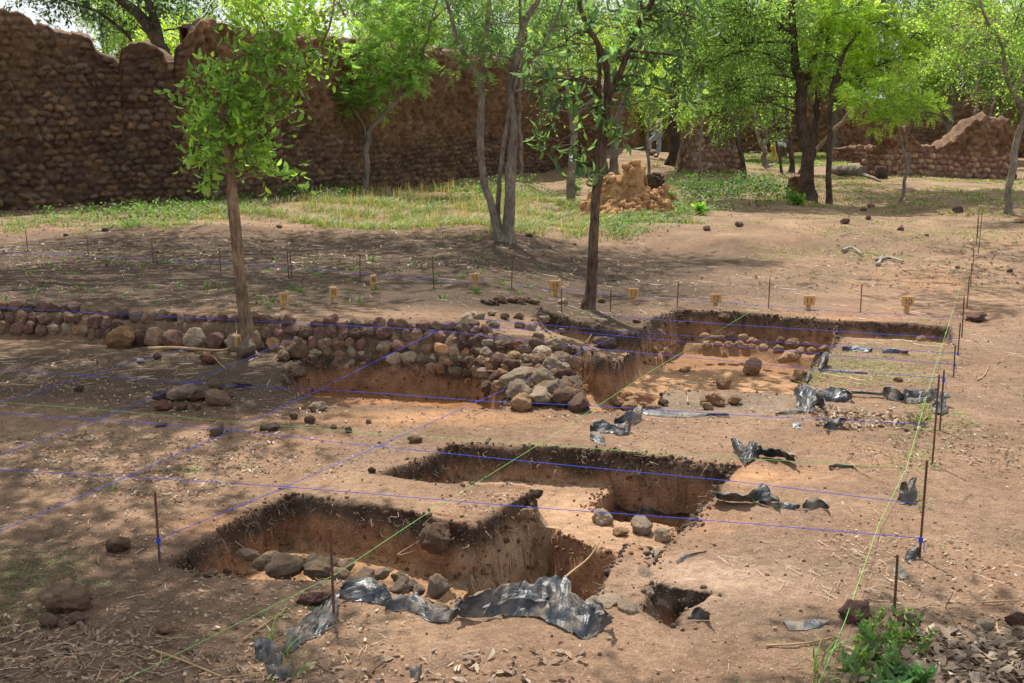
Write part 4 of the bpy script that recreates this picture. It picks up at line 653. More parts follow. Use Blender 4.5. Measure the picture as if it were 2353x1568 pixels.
plastic(K2A, [(2065, 890), (2130, 888), (2215, 925)], [(2070, 942), (2150, 972), (2205, 968)], 'black plastic bulge halfway along the rolled strip', .07)
plastic(K2A, [(2210, 925), (2260, 898), (2352, 910), (2420, 900)], [(2210, 982), (2270, 990), (2352, 980), (2420, 960)], 'crumpled plastic piece left of the twisted stake', .06, .03)
plastic(K2B, [(690, 1380), (790, 1340), (872, 1345)], [(675, 1510), (780, 1545), (835, 1515)], 'plastic bunched around the feet of two right hand stakes', .06, .03)
plastic(K2A, [(1650, 662), (1690, 655), (1722, 668)], [(1595, 742), (1640, 752), (1695, 745)], 'plastic flap hanging over the right side of the upper pit', .09, .02)
plastic(K2A, [(1545, 795), (1580, 785), (1605, 790)], [(1535, 835), (1560, 842), (1598, 820)], 'small plastic scrap below the hanging flap', .03, .012)
plastic(K2A, [(1800, 615), (1880, 612), (1960, 622), (2000, 630)], [(1800, 640), (1880, 642), (1960, 650), (2000, 648)], 'grassy plastic strip at the left on the shallow bench', .03, .012)
plastic(K2A, [(2060, 628), (2130, 632), (2235, 642)], [(2065, 652), (2140, 656), (2235, 662)], 'grassy plastic strip at the right on the shallow bench', .03, .012)
plastic(K2A, [(1660, 760), (1780, 765), (1900, 775), (1970, 782)], [(1660, 772), (1780, 780), (1900, 788), (1970, 792)], 'thin plastic edge showing in the pale grass strip', .015, .006)
plastic(K2A, [(1045, 1245), (1100, 1255), (1150, 1275), (1210, 1258), (1280, 1300), (1400, 1312), (1490, 1370)], [(1085, 1295), (1130, 1365), (1160, 1400), (1230, 1355), (1290, 1340), (1400, 1352), (1482, 1380)], 'crumpled plastic on the right back corner of the middle pit', .05, .03)
plastic(KRR, [(330, 275), (400, 310), (480, 315), (560, 335), (620, 290), (680, 250), (720, 310), (770, 350)], [(380, 335), (440, 345), (500, 350), (560, 355), (640, 352), (700, 360), (740, 357), (780, 358)], 'standing ragged plastic strip right of the middle pit', .06, .02)
plastic(KRR, [(650, 350), (740, 360), (850, 363), (920, 382)], [(650, 362), (760, 388), (850, 397), (910, 397)], 'low dark plastic edge in front of the ragged strip', .02, .01)
plastic(KRR, [(930, 365), (980, 340), (1040, 338), (1090, 385)], [(930, 395), (990, 397), (1050, 394), (1095, 398)], 'dark plastic hump at the right end of the ragged strip', .04, .012)
plastic(KRR, [(1560, 240), (1600, 232), (1650, 220)], [(1530, 350), (1600, 358), (1660, 335)], 'bunched plastic beside the tall rusty stake', .09, .035)
plastic(KRR, [(1625, 660), (1660, 650), (1682, 680)], [(1590, 735), (1630, 740), (1680, 710)], 'plastic scrap at the foot of the tall rusty stake', .04, .02)
plastic(KRR, [(1530, 750), (1590, 765), (1603, 800)], [(1530, 850), (1565, 850), (1600, 845)], 'grey plastic scrap behind the stake in the leaf litter', .02, .015)
plastic(KRR, [(235, 1060), (265, 1050), (300, 1075), (335, 1105)], [(218, 1116), (280, 1116), (310, 1114), (335, 1114)], 'small black plastic knot at the scoop hole', .04, .015)
plastic(KRR, [(800, 1105), (900, 1118), (1000, 1105), (1112, 1103)], [(850, 1176), (920, 1172), (1000, 1166), (1065, 1142)], 'flat dusty plastic patch left of the wine red stone', .008, .004)
plastic(KRR, [(1095, 120), (1150, 108), (1210, 112), (1285, 120)], [(1095, 130), (1150, 134), (1210, 132), (1285, 128)], 'thin black plastic sliver near the end of the green cross string', .02, .01)
plastic(K5, [(1420, 505), (1480, 535), (1560, 578), (1640, 543), (1760, 583), (1915, 588)], [(1430, 548), (1500, 566), (1580, 592), (1660, 578), (1760, 602), (1912, 603)], 'plastic strip running along inside the black hole of the middle pit', .03, .012, zb=-.33)
plastic(K2A, [(1680, 1135), (1720, 1108), (1770, 1098), (1830, 1098)], [(1680, 1152), (1720, 1162), (1770, 1155), (1795, 1120)], 'spiky black scrap of plastic on bare soil at right', .05, .02)
plastic(K2A, [(1478, 1100), (1500, 1105), (1520, 1118)], [(1480, 1142), (1510, 1150), (1542, 1156)], 'tiny plastic scrap left of the spiky one', .02, .01)
plastic(KRR, [(120, 725), (170, 695), (230, 680), (320, 655)], [(130, 745), (180, 715), (240, 695), (320, 668)], 'buried shiny plastic edge on the slope right of the deep cut', .01, .006)
p0, p1 = hitH(1954, 909), hitH(2028, 914); v, f, t = tube(smooth_path([p0+[0, 0, .03], (p0+p1)/2+[0, 0, .035], p1+[0, 0, .03]], 12), .013, 8, .15, 3); tag(mesh('rolled_plastic', v, [f, t], M['plastic']), 'tightly rolled grey plastic strip lying between two black bulges', 'plastic sheet')
# sticks
def stick(pts, r, label, m='stick', dz=.01, name='stick'):
    w = np.array([hitH(a, b)+[0, 0, dz] if len(q) == 0 else P(a, b, q[0]) for a, b, *q in pts]); n = 16; p = smooth_path(w, n); v, f, t = tube(p, np.linspace(r, r*.45, n), 7, .12, int(pts[0][0])); tag(mesh(name, v, [f, t], M[m]), label, 'stick')
stick([(1283, 1340, .03), (1310, 1315, .05), (1350, 1283, .08), (1372, 1252, .12), (1382, 1236, .14)], .0055, 'slanting bare twig standing in the deep cut behind the plastic')
stick([(340, 808), (400, 806), (460, 810), (510, 812), (530, 806)], .017, 'long dry branch lying before the low wall left of the grey boulder', dz=.03)
stick([(468, 812), (490, 822), (505, 838), (520, 850)], .008, 'thin curved side twig of fallen wood by the reddish stone')
stick([(350, 1498), (420, 1522), (510, 1560)], .006, 'pale stick lying at the bottom left under the green string')
stick([(558, 1475), (600, 1445), (645, 1413)], .006, 'straight pale stick left of the plastic and weeds at the bottom')
stick([(1978, 1380, .01), (2075, 1376), (2160, 1373, .01)], .004, 'straight straw coloured stalk lying at the right edge', dz=.01) if False else None
stick([(2255, 1388), (2305, 1385), (2360, 1383)], .005, 'straw coloured stalk lying at the right edge')
stick([(1760, 1488), (1850, 1482), (1920, 1466)], .005, 'long pale stalk left of the leafy weed')
stick([(2130, 1490), (2200, 1472), (2285, 1452)], .006, 'bundle like pale stalk right of the leafy weed')
stick([(2120, 1535), (2240, 1512), (2350, 1490)], .005, 'long thin stalk across the leaf litter in the bottom right corner')
stick([(2232, 1490), (2262, 1512), (2296, 1530)], .012, 'stubby grey branch piece in the bottom right litter', 'white')
stick([(2162, 1418), (2172, 1398), (2190, 1358, .16)], .004, 'bare reddish twig leaning up right of the weed')
stick([(2245, 875), (2262, 862), (2272, 838)], .006, 'bent dry twig on the bare path right of the stakes')
stick([(1950, 1060, .02), (1985, 1090), (2040, 1112)], .004, 'long curved twig on sunny soil near the right strings')
stick([(1580, 925, .01), (1577, 905, .05), (1573, 897, .08)], .008, 'short pale peg standing on the grey soil edge')
stick([(1345, 788, -.03), (1352, 778, 0), (1358, 768, .02)], .014, 'pale root stub poking out of the bench edge')
stick([(1930, 545), (1950, 540), (1985, 545)], .012, 'bleached wood fragments heap at left on the sunny slope', 'white', .03)
stick([(2016, 612), (2022, 602), (2026, 592)], .03, 'grey stump fragment on the sunny slope', 'white', .03)
stick([(2012, 602), (2045, 598), (2075, 606)], .03, 'bleached log piece lying beside the grey stump fragment', 'white', .04)
stick([(1935, 582), (1955, 575), (1980, 590)], .03, 'twisted grey driftwood piece on the sunny slope, left one', 'white', .05)
# ---------------------------------------------------------------- foliage
def unit(v): return v/(np.linalg.norm(v, axis=-1, keepdims=True)+1e-9)
def leaf_quads(o, d, s, L, W, col, fold=.25, curl=0.):
    """o origin, d direction, s side (n,3); two quads per leaf folded on the midrib"""
    nrm = np.cross(d, s); L = L[:, None]; W = W[:, None]
    b = o; t = o+d*L-nrm*L*curl; r1 = o+d*L*.32+s*W*.5+nrm*W*fold; r2 = o+d*L*.68+s*W*.42+nrm*W*fold-nrm*L*curl*.4; l1 = o+d*L*.32-s*W*.5+nrm*W*fold; l2 = o+d*L*.68-s*W*.42+nrm*W*fold-nrm*L*curl*.4
    v = np.stack([b, r1, r2, t, l2, l1], 1).reshape(-1, 3); k = np.arange(len(o))[:, None]*6
    return v, np.concatenate([k+np.array([0, 1, 2, 3]), k+np.array([0, 3, 4, 5])]), np.repeat(col, 6, 0)
def diamonds(o, d, s, L, W, col):
    L = L[:, None]; W = W[:, None]; v = np.stack([o, o+d*L*.45+s*W*.5, o+d*L, o+d*L*.45-s*W*.5], 1).reshape(-1, 3); k = np.arange(len(o))[:, None]*4
    return v, k+np.array([0, 1, 2, 3]), np.repeat(col, 4, 0)
def sprays(mb, g, cen, rad, n, kind, size, hue, twigs=None, up=.25):
    """n leafy sprays through an ellipsoid blob"""
    u = unit(g.normal(size=(n, 3))); rr = g.random(n)**.45; o = cen+u*rr[:, None]*rad*np.array([1, 1, .8]); d = unit(u*.8+g.normal(size=(n, 3))*.6+[0, 0, up])
    hue = np.array(hue)*[1.22, 1.14, 1.3]+[.006, .006, .022]; tone = 1+.6*fbm(o[:, 0]*1.7, o[:, 1]*1.7, o[:, 2]*1.7, o=2, s=3)
    yel = np.array([1.5, 1.25, .9])
    def colr(idx, m=1.):
        k = g.random(len(idx))[:, None]; c = hue*tone[idx, None]*(.5+.95*g.random(len(idx))[:, None])*m; return np.clip(np.where(k > .82, c*yel, c), .005, .8)
    if kind in ('ovate', 'big', 'small'):
        m = {'ovate': 7, 'big': 6, 'small': 9}[kind]; L0 = {'ovate': 3.2, 'big': 1.6, 'small': 5}[kind]*size; i = np.repeat(np.arange(n), m); t = np.tile(np.linspace(.15, 1, m), n); p = o[i]+d[i]*(t*L0)[:, None]; p[:, 2] -= (t**2*L0*.15)
        ld = unit(d[i]*.7+g.normal(size=(n*m, 3))*.75+np.array([0, 0, -.35 if kind == 'big' else -.05])); s = unit(np.cross(ld, np.array([0, 0, 1.])+g.normal(size=(n*m, 3))*.45))
        L = size*g.uniform(.6, 1.25, n*m); W = L*{'ovate': .45, 'big': .36, 'small': .5}[kind]
        v, f, c = (leaf_quads(p, ld, s, L, W, colr(i), .2, .12) if kind != 'small' else diamonds(p, ld, s, L, W, colr(i))); mb.add(v, f, c)
        e = o+d*L0
    else:                                                # feathery compound fronds
        fr = 4; k = {'feather': 8, 'fine': 7}[kind]; Lf = size; i = np.repeat(np.arange(n), fr); fd = unit(d[i]*.9+g.normal(size=(n*fr, 3))*.55*np.array([1, 1, .45])); fo = o[i]+fd*.02; s = unit(np.cross(fd, np.array([0, 0, 1.])+g.normal(size=(n*fr, 3))*.3)); LL = Lf*g.uniform(.6, 1.2, n*fr); N = n*fr
        j = np.repeat(np.arange(N), 2*k); t = np.tile(np.repeat(np.linspace(.15, 1, k), 2), N); sg = np.tile([1., -1.], N*k); p = fo[j]+fd[j]*(LL[j]*t)[:, None]; p[:, 2] -= LL[j]*t**2*.25
        ld = unit(fd[j]*.55+s[j]*sg[:, None]+g.normal(size=(len(j), 3))*.12); ns = unit(np.cross(ld, np.cross(fd[j], s[j]))); L = LL[j]*.30*np.sin(t*2.4+.5); v, f, c = diamonds(p, ld, ns, L, L*{'feather': .34, 'fine': .42}[kind], colr(i[j])); mb.add(v, f, c); e = o+d*Lf*.3
    if twigs is not None:
        a = o-d*rad*.25
        for q in range(0, n, 3): twigs.append((cen+(a[q]-cen)*.35, o[q], e[q]))
GREEN = {'lime': (.20, .32, .04), 'bright': (.16, .28, .045), 'mid': (.105, .20, .04), 'deep': (.11, .21, .055), 'cool': (.11, .23, .07), 'olive': (.16, .19, .05)}
TK = .70
def tree(name, label, base, stems, blobs, kind='ovate', size=.1, hue='mid', n=60, bark='bark_dark', rough=.12, cat='tree', seed=1, behind=None, rootz=None, group=None, trunkseg=14, dens=1.55, limbs=True):
    """stems: lists of (px, py, width px[, dY]); blobs: (px, py, r px[, dY]) - all at the tree's own distance"""
    g = np.random.default_rng(seed); b = hit(*base) if behind is None else np.array([at(base[0], base[1], behind)[0], behind, 0.]); 
    if behind is not None: b[2] = float(h0(b[0], b[1]))
    Y0 = b[1]; root = empty(name, b, label, cat, group); tw = MB(); lf = MB(); allp = []
    ppm = F/(Y0*CP+HC*SP)
    for st in stems:
        w = []
        for q in st:
            dY = q[3] if len(q) > 3 else 0; p = at(q[0], q[1], Y0+dY); w.append([*p, q[2]/2/ppm*TK])
        w = np.array(w); n_ = max(10, int(np.linalg.norm(np.diff(w[:, :3], axis=0), axis=1).sum()/.09)); s = smooth_path(w, n_); s[:, 0] += .012*vn(np.arange(n_)*.35, np.full(n_, seed*1.))*(Y0/10); rr = np.maximum(s[:, 3], .008)
        if len(st) and st[0][1] >= base[1]-12 and behind is None:     # flare at the ground
            hh = s[:, 2]-b[2]; rr = rr*(1+.3*np.exp(-np.maximum(hh, 0)/.10)); s[0, 2] = b[2]-.12
        v, f, t = tube(s[:, :3], rr, trunkseg, rough, seed+len(allp)); tw.add(v, f); tw.add(v, t); allp.append(np.c_[s[:, :3], rr])
    A = np.concatenate(allp)
    for q in blobs:
        px, py, r = q[:3]; dY = q[3] if len(q) > 3 else g.uniform(-.5, .5)*r/ppm; c = at(px, py, Y0+dY); Rm = r/ppm; tws = []
        k = max(5, int(n*dens*(Rm/.5)**2*(.5/(size*4 if kind in ('ovate', 'small') else size*2.2)) ** .6)); sprays(lf, g, c, Rm*(.8 if kind != 'feather' else .9), k, kind, size, GREEN[hue] if isinstance(hue, str) else hue, tws)
        dd = np.linalg.norm(A[:, :3]-c, axis=1)+np.where(A[:, 2] > c[2]+.1, 1.5, 0); i = int(np.argmin(dd)); a = A[i]
        r0 = min(a[3]*.6, .012+Rm*.025)
        if limbs:
            m = (a[:3]+c)/2+np.array([0, 0, .12*dd[i]])+g.normal(size=3)*.06*min(dd[i], 2); pp = smooth_path([a[:3], m, c], 14); v, f, t = tube(pp, np.linspace(r0, r0*.45, 14), 7, .1, seed); tw.add(v, f); tw.add(v, t)
        for (p0, p1, p2) in tws[:70]:
            pp = smooth_path([p0, (p0+p1)/2+g.normal(size=3)*.03, p1, p2], 6); v, f, t = tube(pp, np.linspace(r0*.28+.002, .0018, 6), 4); tw.add(v, f)
    tw.build('trunk', M[bark], root, off=b)
    o = lf.build('crown', M['leaf'], root, smooth=False, off=b); return root
# the leafy tree rooted in the low wall
tree('leafy_tree', 'leafy young tree rooted in the low wall, glossy bright leaves and bare lower trunk', (572, 800),
     [[(578, 800, 62), (572, 770, 48), (560, 720, 40), (551, 650, 36), (545, 560, 34), (537, 470, 33), (530, 400, 31), (522, 345, 26), (516, 290, 20), (512, 240, 14), (530, 170, 8), (545, 110, 6)], [(524, 350, 16), (560, 310, 13), (610, 270, 11), (650, 235, 9), (690, 190, 7), (730, 120, 5), (760, 50, 4), (770, -60, 4)], [(570, 800, 20, -.1), (600, 822, 12, -.2), (640, 838, 7, -.3)], [(566, 770, 14, .05), (545, 690, 9, .02), (532, 560, 7), (520, 420, 4)]],
     [(520, 260, 66), (478, 225, 44), (455, 325, 34), (548, 335, 56), (592, 300, 36), (580, 180, 56), (560, 135, 42), (620, 140, 44), (672, 110, 36), (505, 382, 34), (590, 372, 28), (560, 395, 26), (640, 70, 40), (700, 60, 34), (590, 70, 30), (660, 160, 26), (450, 270, 26), (480, 385, 22), (610, 235, 34), (560, 230, 46), (520, 190, 38), (640, 408, 14), (735, 105, 30), (700, 150, 34), (690, 195, 22), (720, 30, 36), (620, 10, 30), (540, 290, 50), (500, 310, 44)], 'ovate', .086, (.17, .33, .05), n=80, dens=1.4, bark='bark_tan', seed=3)
# thin tree with big leaves beside the upper pit
tree('broadleaf_tree', 'slender tree with cracked bark and big drooping leaves beside the upper pit', (1353, 712),
     [[(1352, 712, 44.7), (1355, 670, 36.1), (1360, 600, 32.7), (1367, 500, 31.0), (1374, 400, 30.1), (1384, 320, 28.4), (1395, 250, 26.7), (1400, 200, 25.8)], [(1398, 225, 22.4), (1390, 150, 18.9), (1372, 100, 17.2), (1350, 60, 15.5), (1332, 10, 13.8), (1325, -60, 12.0), (1310, -180, 8.6)], [(1400, 215, 22.4), (1425, 160, 18.9), (1445, 110, 18.1), (1470, 50, 16.3), (1500, 0, 14.6), (1530, -80, 12.0), (1560, -200, 7.7)], [(1386, 330, 15.5), (1372, 240, 13.8), (1376, 150, 11.2), (1368, 80, 8.6)]],
     [(1290, 322, 38), (1262, 345, 22), (1385, 322, 34), (1330, 250, 36), (1262, 200, 42), (1390, 260, 34), (1482, 200, 56), (1545, 215, 40), (1440, 240, 34), (1505, 150, 50), (1400, 60, 80), (1300, 90, 55), (1520, 60, 80), (1460, -60, 90), (1250, -60, 70), (1570, 130, 46), (1600, 40, 60), (1210, 200, 26), (1560, -40, 100), (1345, 400, 20), (1240, 120, 40), (1420, 130, 40), (1330, 170, 30)], 'big', .135, (.085, .18, .05), n=20, dens=1.1, bark='bark_red', rough=.16, seed=5)
tree('triple_trunk_tree', 'tree with three trunks joined at the ground, pale peeling one on the right', (1155, 552),
     [[(1148, 552, 34), (1140, 520, 28), (1125, 460, 24), (1113, 419, 24), (1104, 360, 23), (1100, 318, 22), (1104, 260, 22), (1107, 218, 20), (1098, 180, 18), (1083, 151, 16), (1068, 120, 14), (1056, 100, 12), (1040, 50, 11), (1023, 0, 10), (1000, -80, 8)], [(1155, 552, 28, .1), (1142, 490, 18, .1), (1150, 402, 14, .05), (1160, 302, 13), (1172, 240, 13), (1182, 195, 13), (1186, 165, 14)], [(1168, 552, 40), (1168, 510, 36), (1173, 419, 33), (1177, 350, 28), (1178, 302, 26), (1172, 230, 20), (1172, 180, 22), (1185, 150, 26), (1194, 110, 24), (1205, 60, 20), (1222, 20, 18), (1237, -10, 16), (1250, -120, 12)],
      [(1190, 161, 14), (1215, 140, 12), (1251, 100, 10), (1280, 40, 8), (1300, -40, 6)], [(1104, 200, 14, .3), (1113, 130, 15, .4), (1120, 60, 14, .5), (1122, -20, 13, .5)], [(1195, 90, 8), (1193, 0, 8), (1185, -90, 6)]],
     [(1060, 95, 55), (1100, 140, 62), (1040, 155, 36), (1120, 60, 55), (1115, 190, 30), (1215, 110, 42), (1255, 170, 40), (1090, -40, 80), (1260, -60, 90), (1295, 140, 48), (1140, 130, 40), (1275, 220, 26), (1180, 20, 50), (1000, -60, 90)], 'fine', .15, (.11, .21, .055), n=32, dens=1.2, bark='bark_grey', rough=.14, seed=7)
tree('feathery_tree', 'curved leaning tree with feathery leaves in front of the big wall', (838, 446),
     [[(834, 448, 26), (838, 410, 20), (843, 369, 19), (842, 345, 18), (846, 318, 17), (852, 300, 16), (866, 278, 16), (885, 255, 16), (905, 235, 15), (925, 213, 13), (942, 194, 12), (960, 165, 9), (972, 134, 9), (975, 110, 8), (983, 84, 8), (996, 33, 6), (1010, -20, 5)], [(842, 315, 6), (832, 285, 5), (822, 262, 4)], [(905, 235, 6), (903, 190, 6), (912, 150, 4)], [(925, 213, 8), (900, 165, 7), (880, 160, 5)], [(990, 50, 7), (1020, 20, 6), (1070, -10, 5)]],
     [(885, 90, 92), (955, 125, 60), (830, 215, 48), (785, 225, 38), (862, 245, 42), (925, 180, 60), (830, 130, 50), (900, 40, 75), (985, 60, 55), (800, 200, 30), (890, 185, 36), (950, 165, 45), (780, 260, 20), (860, -30, 60), (1000, -40, 60), (760, 200, 22)], 'feather', .30, (.15, .29, .06), n=26, bark='bark_grey', seed=9)
tree('dark_forked_tree', 'big dark forked tree right of centre with a leaning dead pole', (1856, 462),
     [[(1858, 465, 51.0), (1856, 430, 45.9), (1856, 358, 40.8), (1848, 320, 39.1), (1840, 286, 37.4), (1840, 240, 35.7), (1842, 197, 37.4), (1832, 165, 30.6), (1824, 125, 25.5), (1820, 60, 22.1), (1817, 0, 20.4), (1812, -120, 15.3)], [(1862, 370, 25.5), (1868, 322, 22.1), (1875, 260, 22.1), (1880, 215, 20.4), (1888, 172, 18.7), (1898, 120, 17.0), (1900, 50, 13.6), (1905, -60, 11.9)], [(1842, 210, 22.1), (1862, 160, 20.4), (1874, 120, 17.0), (1890, 60, 13.6)]],
     [(1700, 100, 105), (1610, 150, 80), (1750, 225, 62), (1655, 265, 52), (1795, 60, 80), (1880, -40, 80), (1640, -40, 90), (1585, 235, 45), (1560, 60, 70), (1720, 30, 90), (1780, 150, 55), (1680, 190, 70), (1765, 300, 30), (1470, 20, 60)], 'small', .085, (.13, .25, .05), n=40, bark='bark_dark', seed=11, rough=.1)
tree('leaning_pole', 'bare dead pole leaning against the dark forked tree', (1836, 402), [[(1834, 402, 15, -.6), (1870, 350, 14, -.6), (1915, 300, 13, -.6), (1955, 258, 11, -.6), (1975, 230, 8, -.6)]], [(1975, 225, 14)], 'small', .05, 'olive', n=3, bark='bark_tan', seed=12, cat='dead pole')
tree('acacia_tree', 'light green feathery tree on a thin dark trunk in the right middle', (1903, 468), [[(1903, 468, 20), (1902, 400, 18), (1905, 330, 17), (1907, 261, 16), (1912, 200, 14), (1930, 150, 12), (1950, 100, 10), (1990, 60, 8), (2030, 0, 7)], [(1910, 230, 9), (1960, 180, 8), (2020, 150, 6), (2070, 130, 5)]],
     [(1870, 125, 45), (1950, 85, 62), (2040, 60, 70), (2112, 80, 46), (2015, 155, 42), (2080, 130, 36), (1905, 30, 52), (1930, 235, 26), (1985, 115, 45), (1960, 20, 60), (2150, 60, 40), (1880, 170, 30), (2060, 190, 30), (1935, 180, 30)], 'feather', .34, (.24, .40, .06), n=30, bark='bark_dark', seed=13)
tree('acacia_sapling', 'flat topped light green sapling with a bent thin stem at the right', (2071, 465), [[(2070, 466, 11), (2076, 430, 11), (2083, 394, 11), (2080, 360, 10), (2071, 322, 9), (2062, 290, 6)], [(2079, 352, 7), (2082, 320, 6), (2092, 285, 5)], [(2083, 380, 5), (2092, 350, 4), (2096, 335, 3)]],
     [(1985, 235, 42), (2058, 250, 46), (2112, 240, 36), (2030, 205, 40), (2008, 282, 22), (2150, 250, 24), (2090, 215, 34), (1955, 220, 24), (2040, 275, 26)], 'feather', .30, (.24, .40, .065), n=34, bark='bark_grey', seed=15)
tree('slender_tree', 'pale trunked leaning tree at the right edge of the view', (2318, 492), [[(2319, 494, 26), (2316, 450, 22), (2322, 400, 22), (2332, 350, 22), (2344, 300, 20), (2352, 262, 18), (2335, 222, 16), (2318, 195, 15), (2307, 161, 13), (2300, 110, 10), (2285, 70, 9), (2262, 36, 8), (2240, -30, 7)], [(2330, 215, 9), (2350, 170, 8), (2370, 90, 6)], [(2300, 120, 7), (2330, 60, 6), (2350, -20, 5)]],
     [(2262, 85, 56), (2325, 150, 46), (2205, 155, 40), (2330, 40, 66), (2185, 60, 46), (2345, 232, 24), (2140, 20, 50), (2290, 200, 24), (2225, 100, 40), (2380, 110, 60), (2160, 120, 30)], 'small', .08, (.15, .28, .045), n=38, bark='bark_grey', seed=17)
tree('broadleaf_tree', 'straight grey trunk between the triple tree and the thin broadleaf one', (1315, 466), [[(1312, 468, 30), (1311, 440, 27), (1316, 335, 24), (1318, 290, 22), (1326, 262, 20), (1350, 240, 16), (1368, 220, 12)], [(1316, 300, 13), (1302, 200, 11), (1306, 120, 10), (1296, 40, 8)]],
     [(1340, 120, 60), (1290, 60, 60), (1240, 20, 50), (1350, 40, 60), (1420, 160, 40), (1320, -50, 70), (1265, 260, 24)], 'small', .09, (.10, .2, .045), n=30, bark='bark_grey', seed=19)
tree('thin_tree', 'thin grey trunk just behind the triple trunk tree', (1194, 418), [[(1194, 420, 15), (1196, 330, 13), (1193, 235, 11), (1198, 150, 9), (1205, 60, 7)]], [(1230, 60, 50), (1180, 90, 40), (1200, -20, 70), (1215, 150, 26)], 'small', .08, 'mid', n=24, bark='bark_grey', seed=20)
tree('forked_tree', 'grey trunk rising behind the termite mound top', (1410, 398), [[(1408, 398, 30), (1410, 360, 26), (1412, 318, 22), (1420, 280, 20), (1432, 240, 16), (1450, 190, 13), (1470, 120, 10)], [(1388, 396, 18), (1388, 340, 16), (1392, 280, 12), (1386, 200, 9)]], [(1480, 110, 60), (1430, 60, 60), (1400, 130, 40), (1540, 60, 60), (1450, -40, 60), (1500, 240, 30), (1470, 170, 34)], 'small', .09, 'mid', n=30, bark='bark_grey', seed=21)
tree('burnt_tree', 'thick trunk with peeling bark and a blackened foot left of the narrow ruin', (1546, 380), [[(1552, 388, 44), (1549, 350, 38), (1547, 300, 34), (1548, 260, 34), (1550, 200, 30), (1560, 120, 24), (1570, 20, 20)], [(1543, 345, 14), (1536, 368, 16), (1524, 388, 10)]], [(1560, 100, 70), (1500, 60, 60), (1620, 40, 70), (1590, 180, 45), (1540, -40, 70), (1495, 290, 22), (1590, 255, 24)], 'small', .09, 'mid', n=34, bark='bark_dark', seed=23)
tree('thin_tree', 'slim trunk between the walking person and the burnt trunk', (1489, 408), [[(1489, 410, 9), (1488, 350, 9), (1489, 300, 7), (1496, 240, 5)]], [(1492, 240, 18), (1480, 215, 18), (1525, 215, 18)], 'small', .06, 'bright', n=30, bark='bark_grey', seed=24)
tree('thin_tree', 'thin stem in front of the narrow stone ruin', (1608, 430), [[(1608, 432, 9), (1607, 380, 8), (1610, 300, 7), (1606, 230, 5)]], [(1575, 235, 28), (1610, 205, 30), (1560, 270, 18), (1625, 255, 24), (1590, 300, 14)], 'small', .06, 'bright', n=26, bark='bark_grey', seed=25)
tree('thin_tree', 'dark leaning trunk right of the narrow stone ruin', (1709, 408), [[(1709, 410, 15), (1706, 370, 14), (1698, 335, 13), (1688, 304, 12), (1676, 260, 10), (1665, 200, 9)]], [(1660, 250, 34), (1690, 200, 34), (1660, 320, 20), (1700, 290, 22), (1650, 180, 30)], 'small', .075, 'mid', n=30, bark='bark_dark', seed=26)
tree('forked_tree', 'forked grey trunk left of the bending person', (1756, 383), [[(1757, 385, 18), (1755, 350, 17), (1747, 325, 13), (1739, 290, 11), (1730, 240, 9), (1720, 160, 8)], [(1755, 345, 12), (1760, 320, 11), (1762, 280, 10), (1770, 200, 9)]], [(1740, 180, 50), (1770, 120, 50), (1710, 130, 50), (1755, 60, 60)], 'small', .09, 'mid', n=26, bark='bark_grey', seed=27)
tree('thin_tree', 'thin black stem right of the bending person', (1796, 398), [[(1796, 399, 9), (1790, 360, 9), (1785, 310, 8), (1777, 243, 6)]], [(1775, 235, 30), (1790, 205, 26), (1755, 270, 20), (1800, 260, 20)], 'small', .07, 'mid', n=26, bark='bark_dark', seed=28)
tree('dark_tree', 'dark straight trunk immediately left of the forked giant', (1817, 396), [[(1817, 397, 19), (1816, 350, 17), (1812, 300, 14), (1808, 240, 13), (1800, 150, 12), (1796, 60, 10)]], [(1800, 80, 60), (1760, 50, 50), (1830, 20, 60), (1790, 160, 34)], 'small', .09, 'deep', n=26, bark='bark_dark', seed=29)
tree('thin_tree', 'pale thin trunk before the orange wall right of the forked giant', (1942, 335), [[(1942, 336, 10), (1946, 300, 9), (1949, 250, 8), (1952, 180, 7)]], [(1950, 170, 40), (1970, 130, 40), (1930, 120, 40)], 'small', .09, 'mid', n=20, bark='bark_grey', seed=30)
tree('grey_trunk_tree', 'smooth pale grey trunk between the two peaks of the right ruin', (2139, 336), [[(2139, 338, 31), (2140, 300, 27), (2142, 250, 25), (2146, 197, 22), (2152, 120, 19), (2160, 20, 16)]], [(2150, 160, 50), (2110, 120, 50), (2200, 130, 60), (2170, 60, 80), (2090, 50, 70), (2230, 50, 70), (2150, -40, 70), (2180, 210, 34), (2170, 255, 26)], 'small', .1, (.10, .2, .05), n=34, bark='bark_grey', seed=31)
tree('thin_tree', 'thin tree growing above the right peak of the ruin', (2262, 300), [[(2262, 302, 8), (2272, 262, 8), (2284, 230, 7), (2296, 190, 6), (2300, 120, 5)]], [(2300, 110, 50), (2260, 150, 30), (2330, 170, 34), (2240, 210, 22)], 'small', .1, 'mid', n=20, bark='bark_grey', seed=32, behind=48)
tree('thin_tree', 'slim trunk before the back wall at the far right', (2240, 330), [[(2240, 332, 9), (2240, 280, 8), (2243, 200, 7), (2236, 100, 6)]], [(2240, 90, 50), (2200, 60, 50), (2270, 60, 50), (2225, 230, 16)], 'small', .1, 'olive', n=18, bark='bark_grey', seed=33, behind=50)
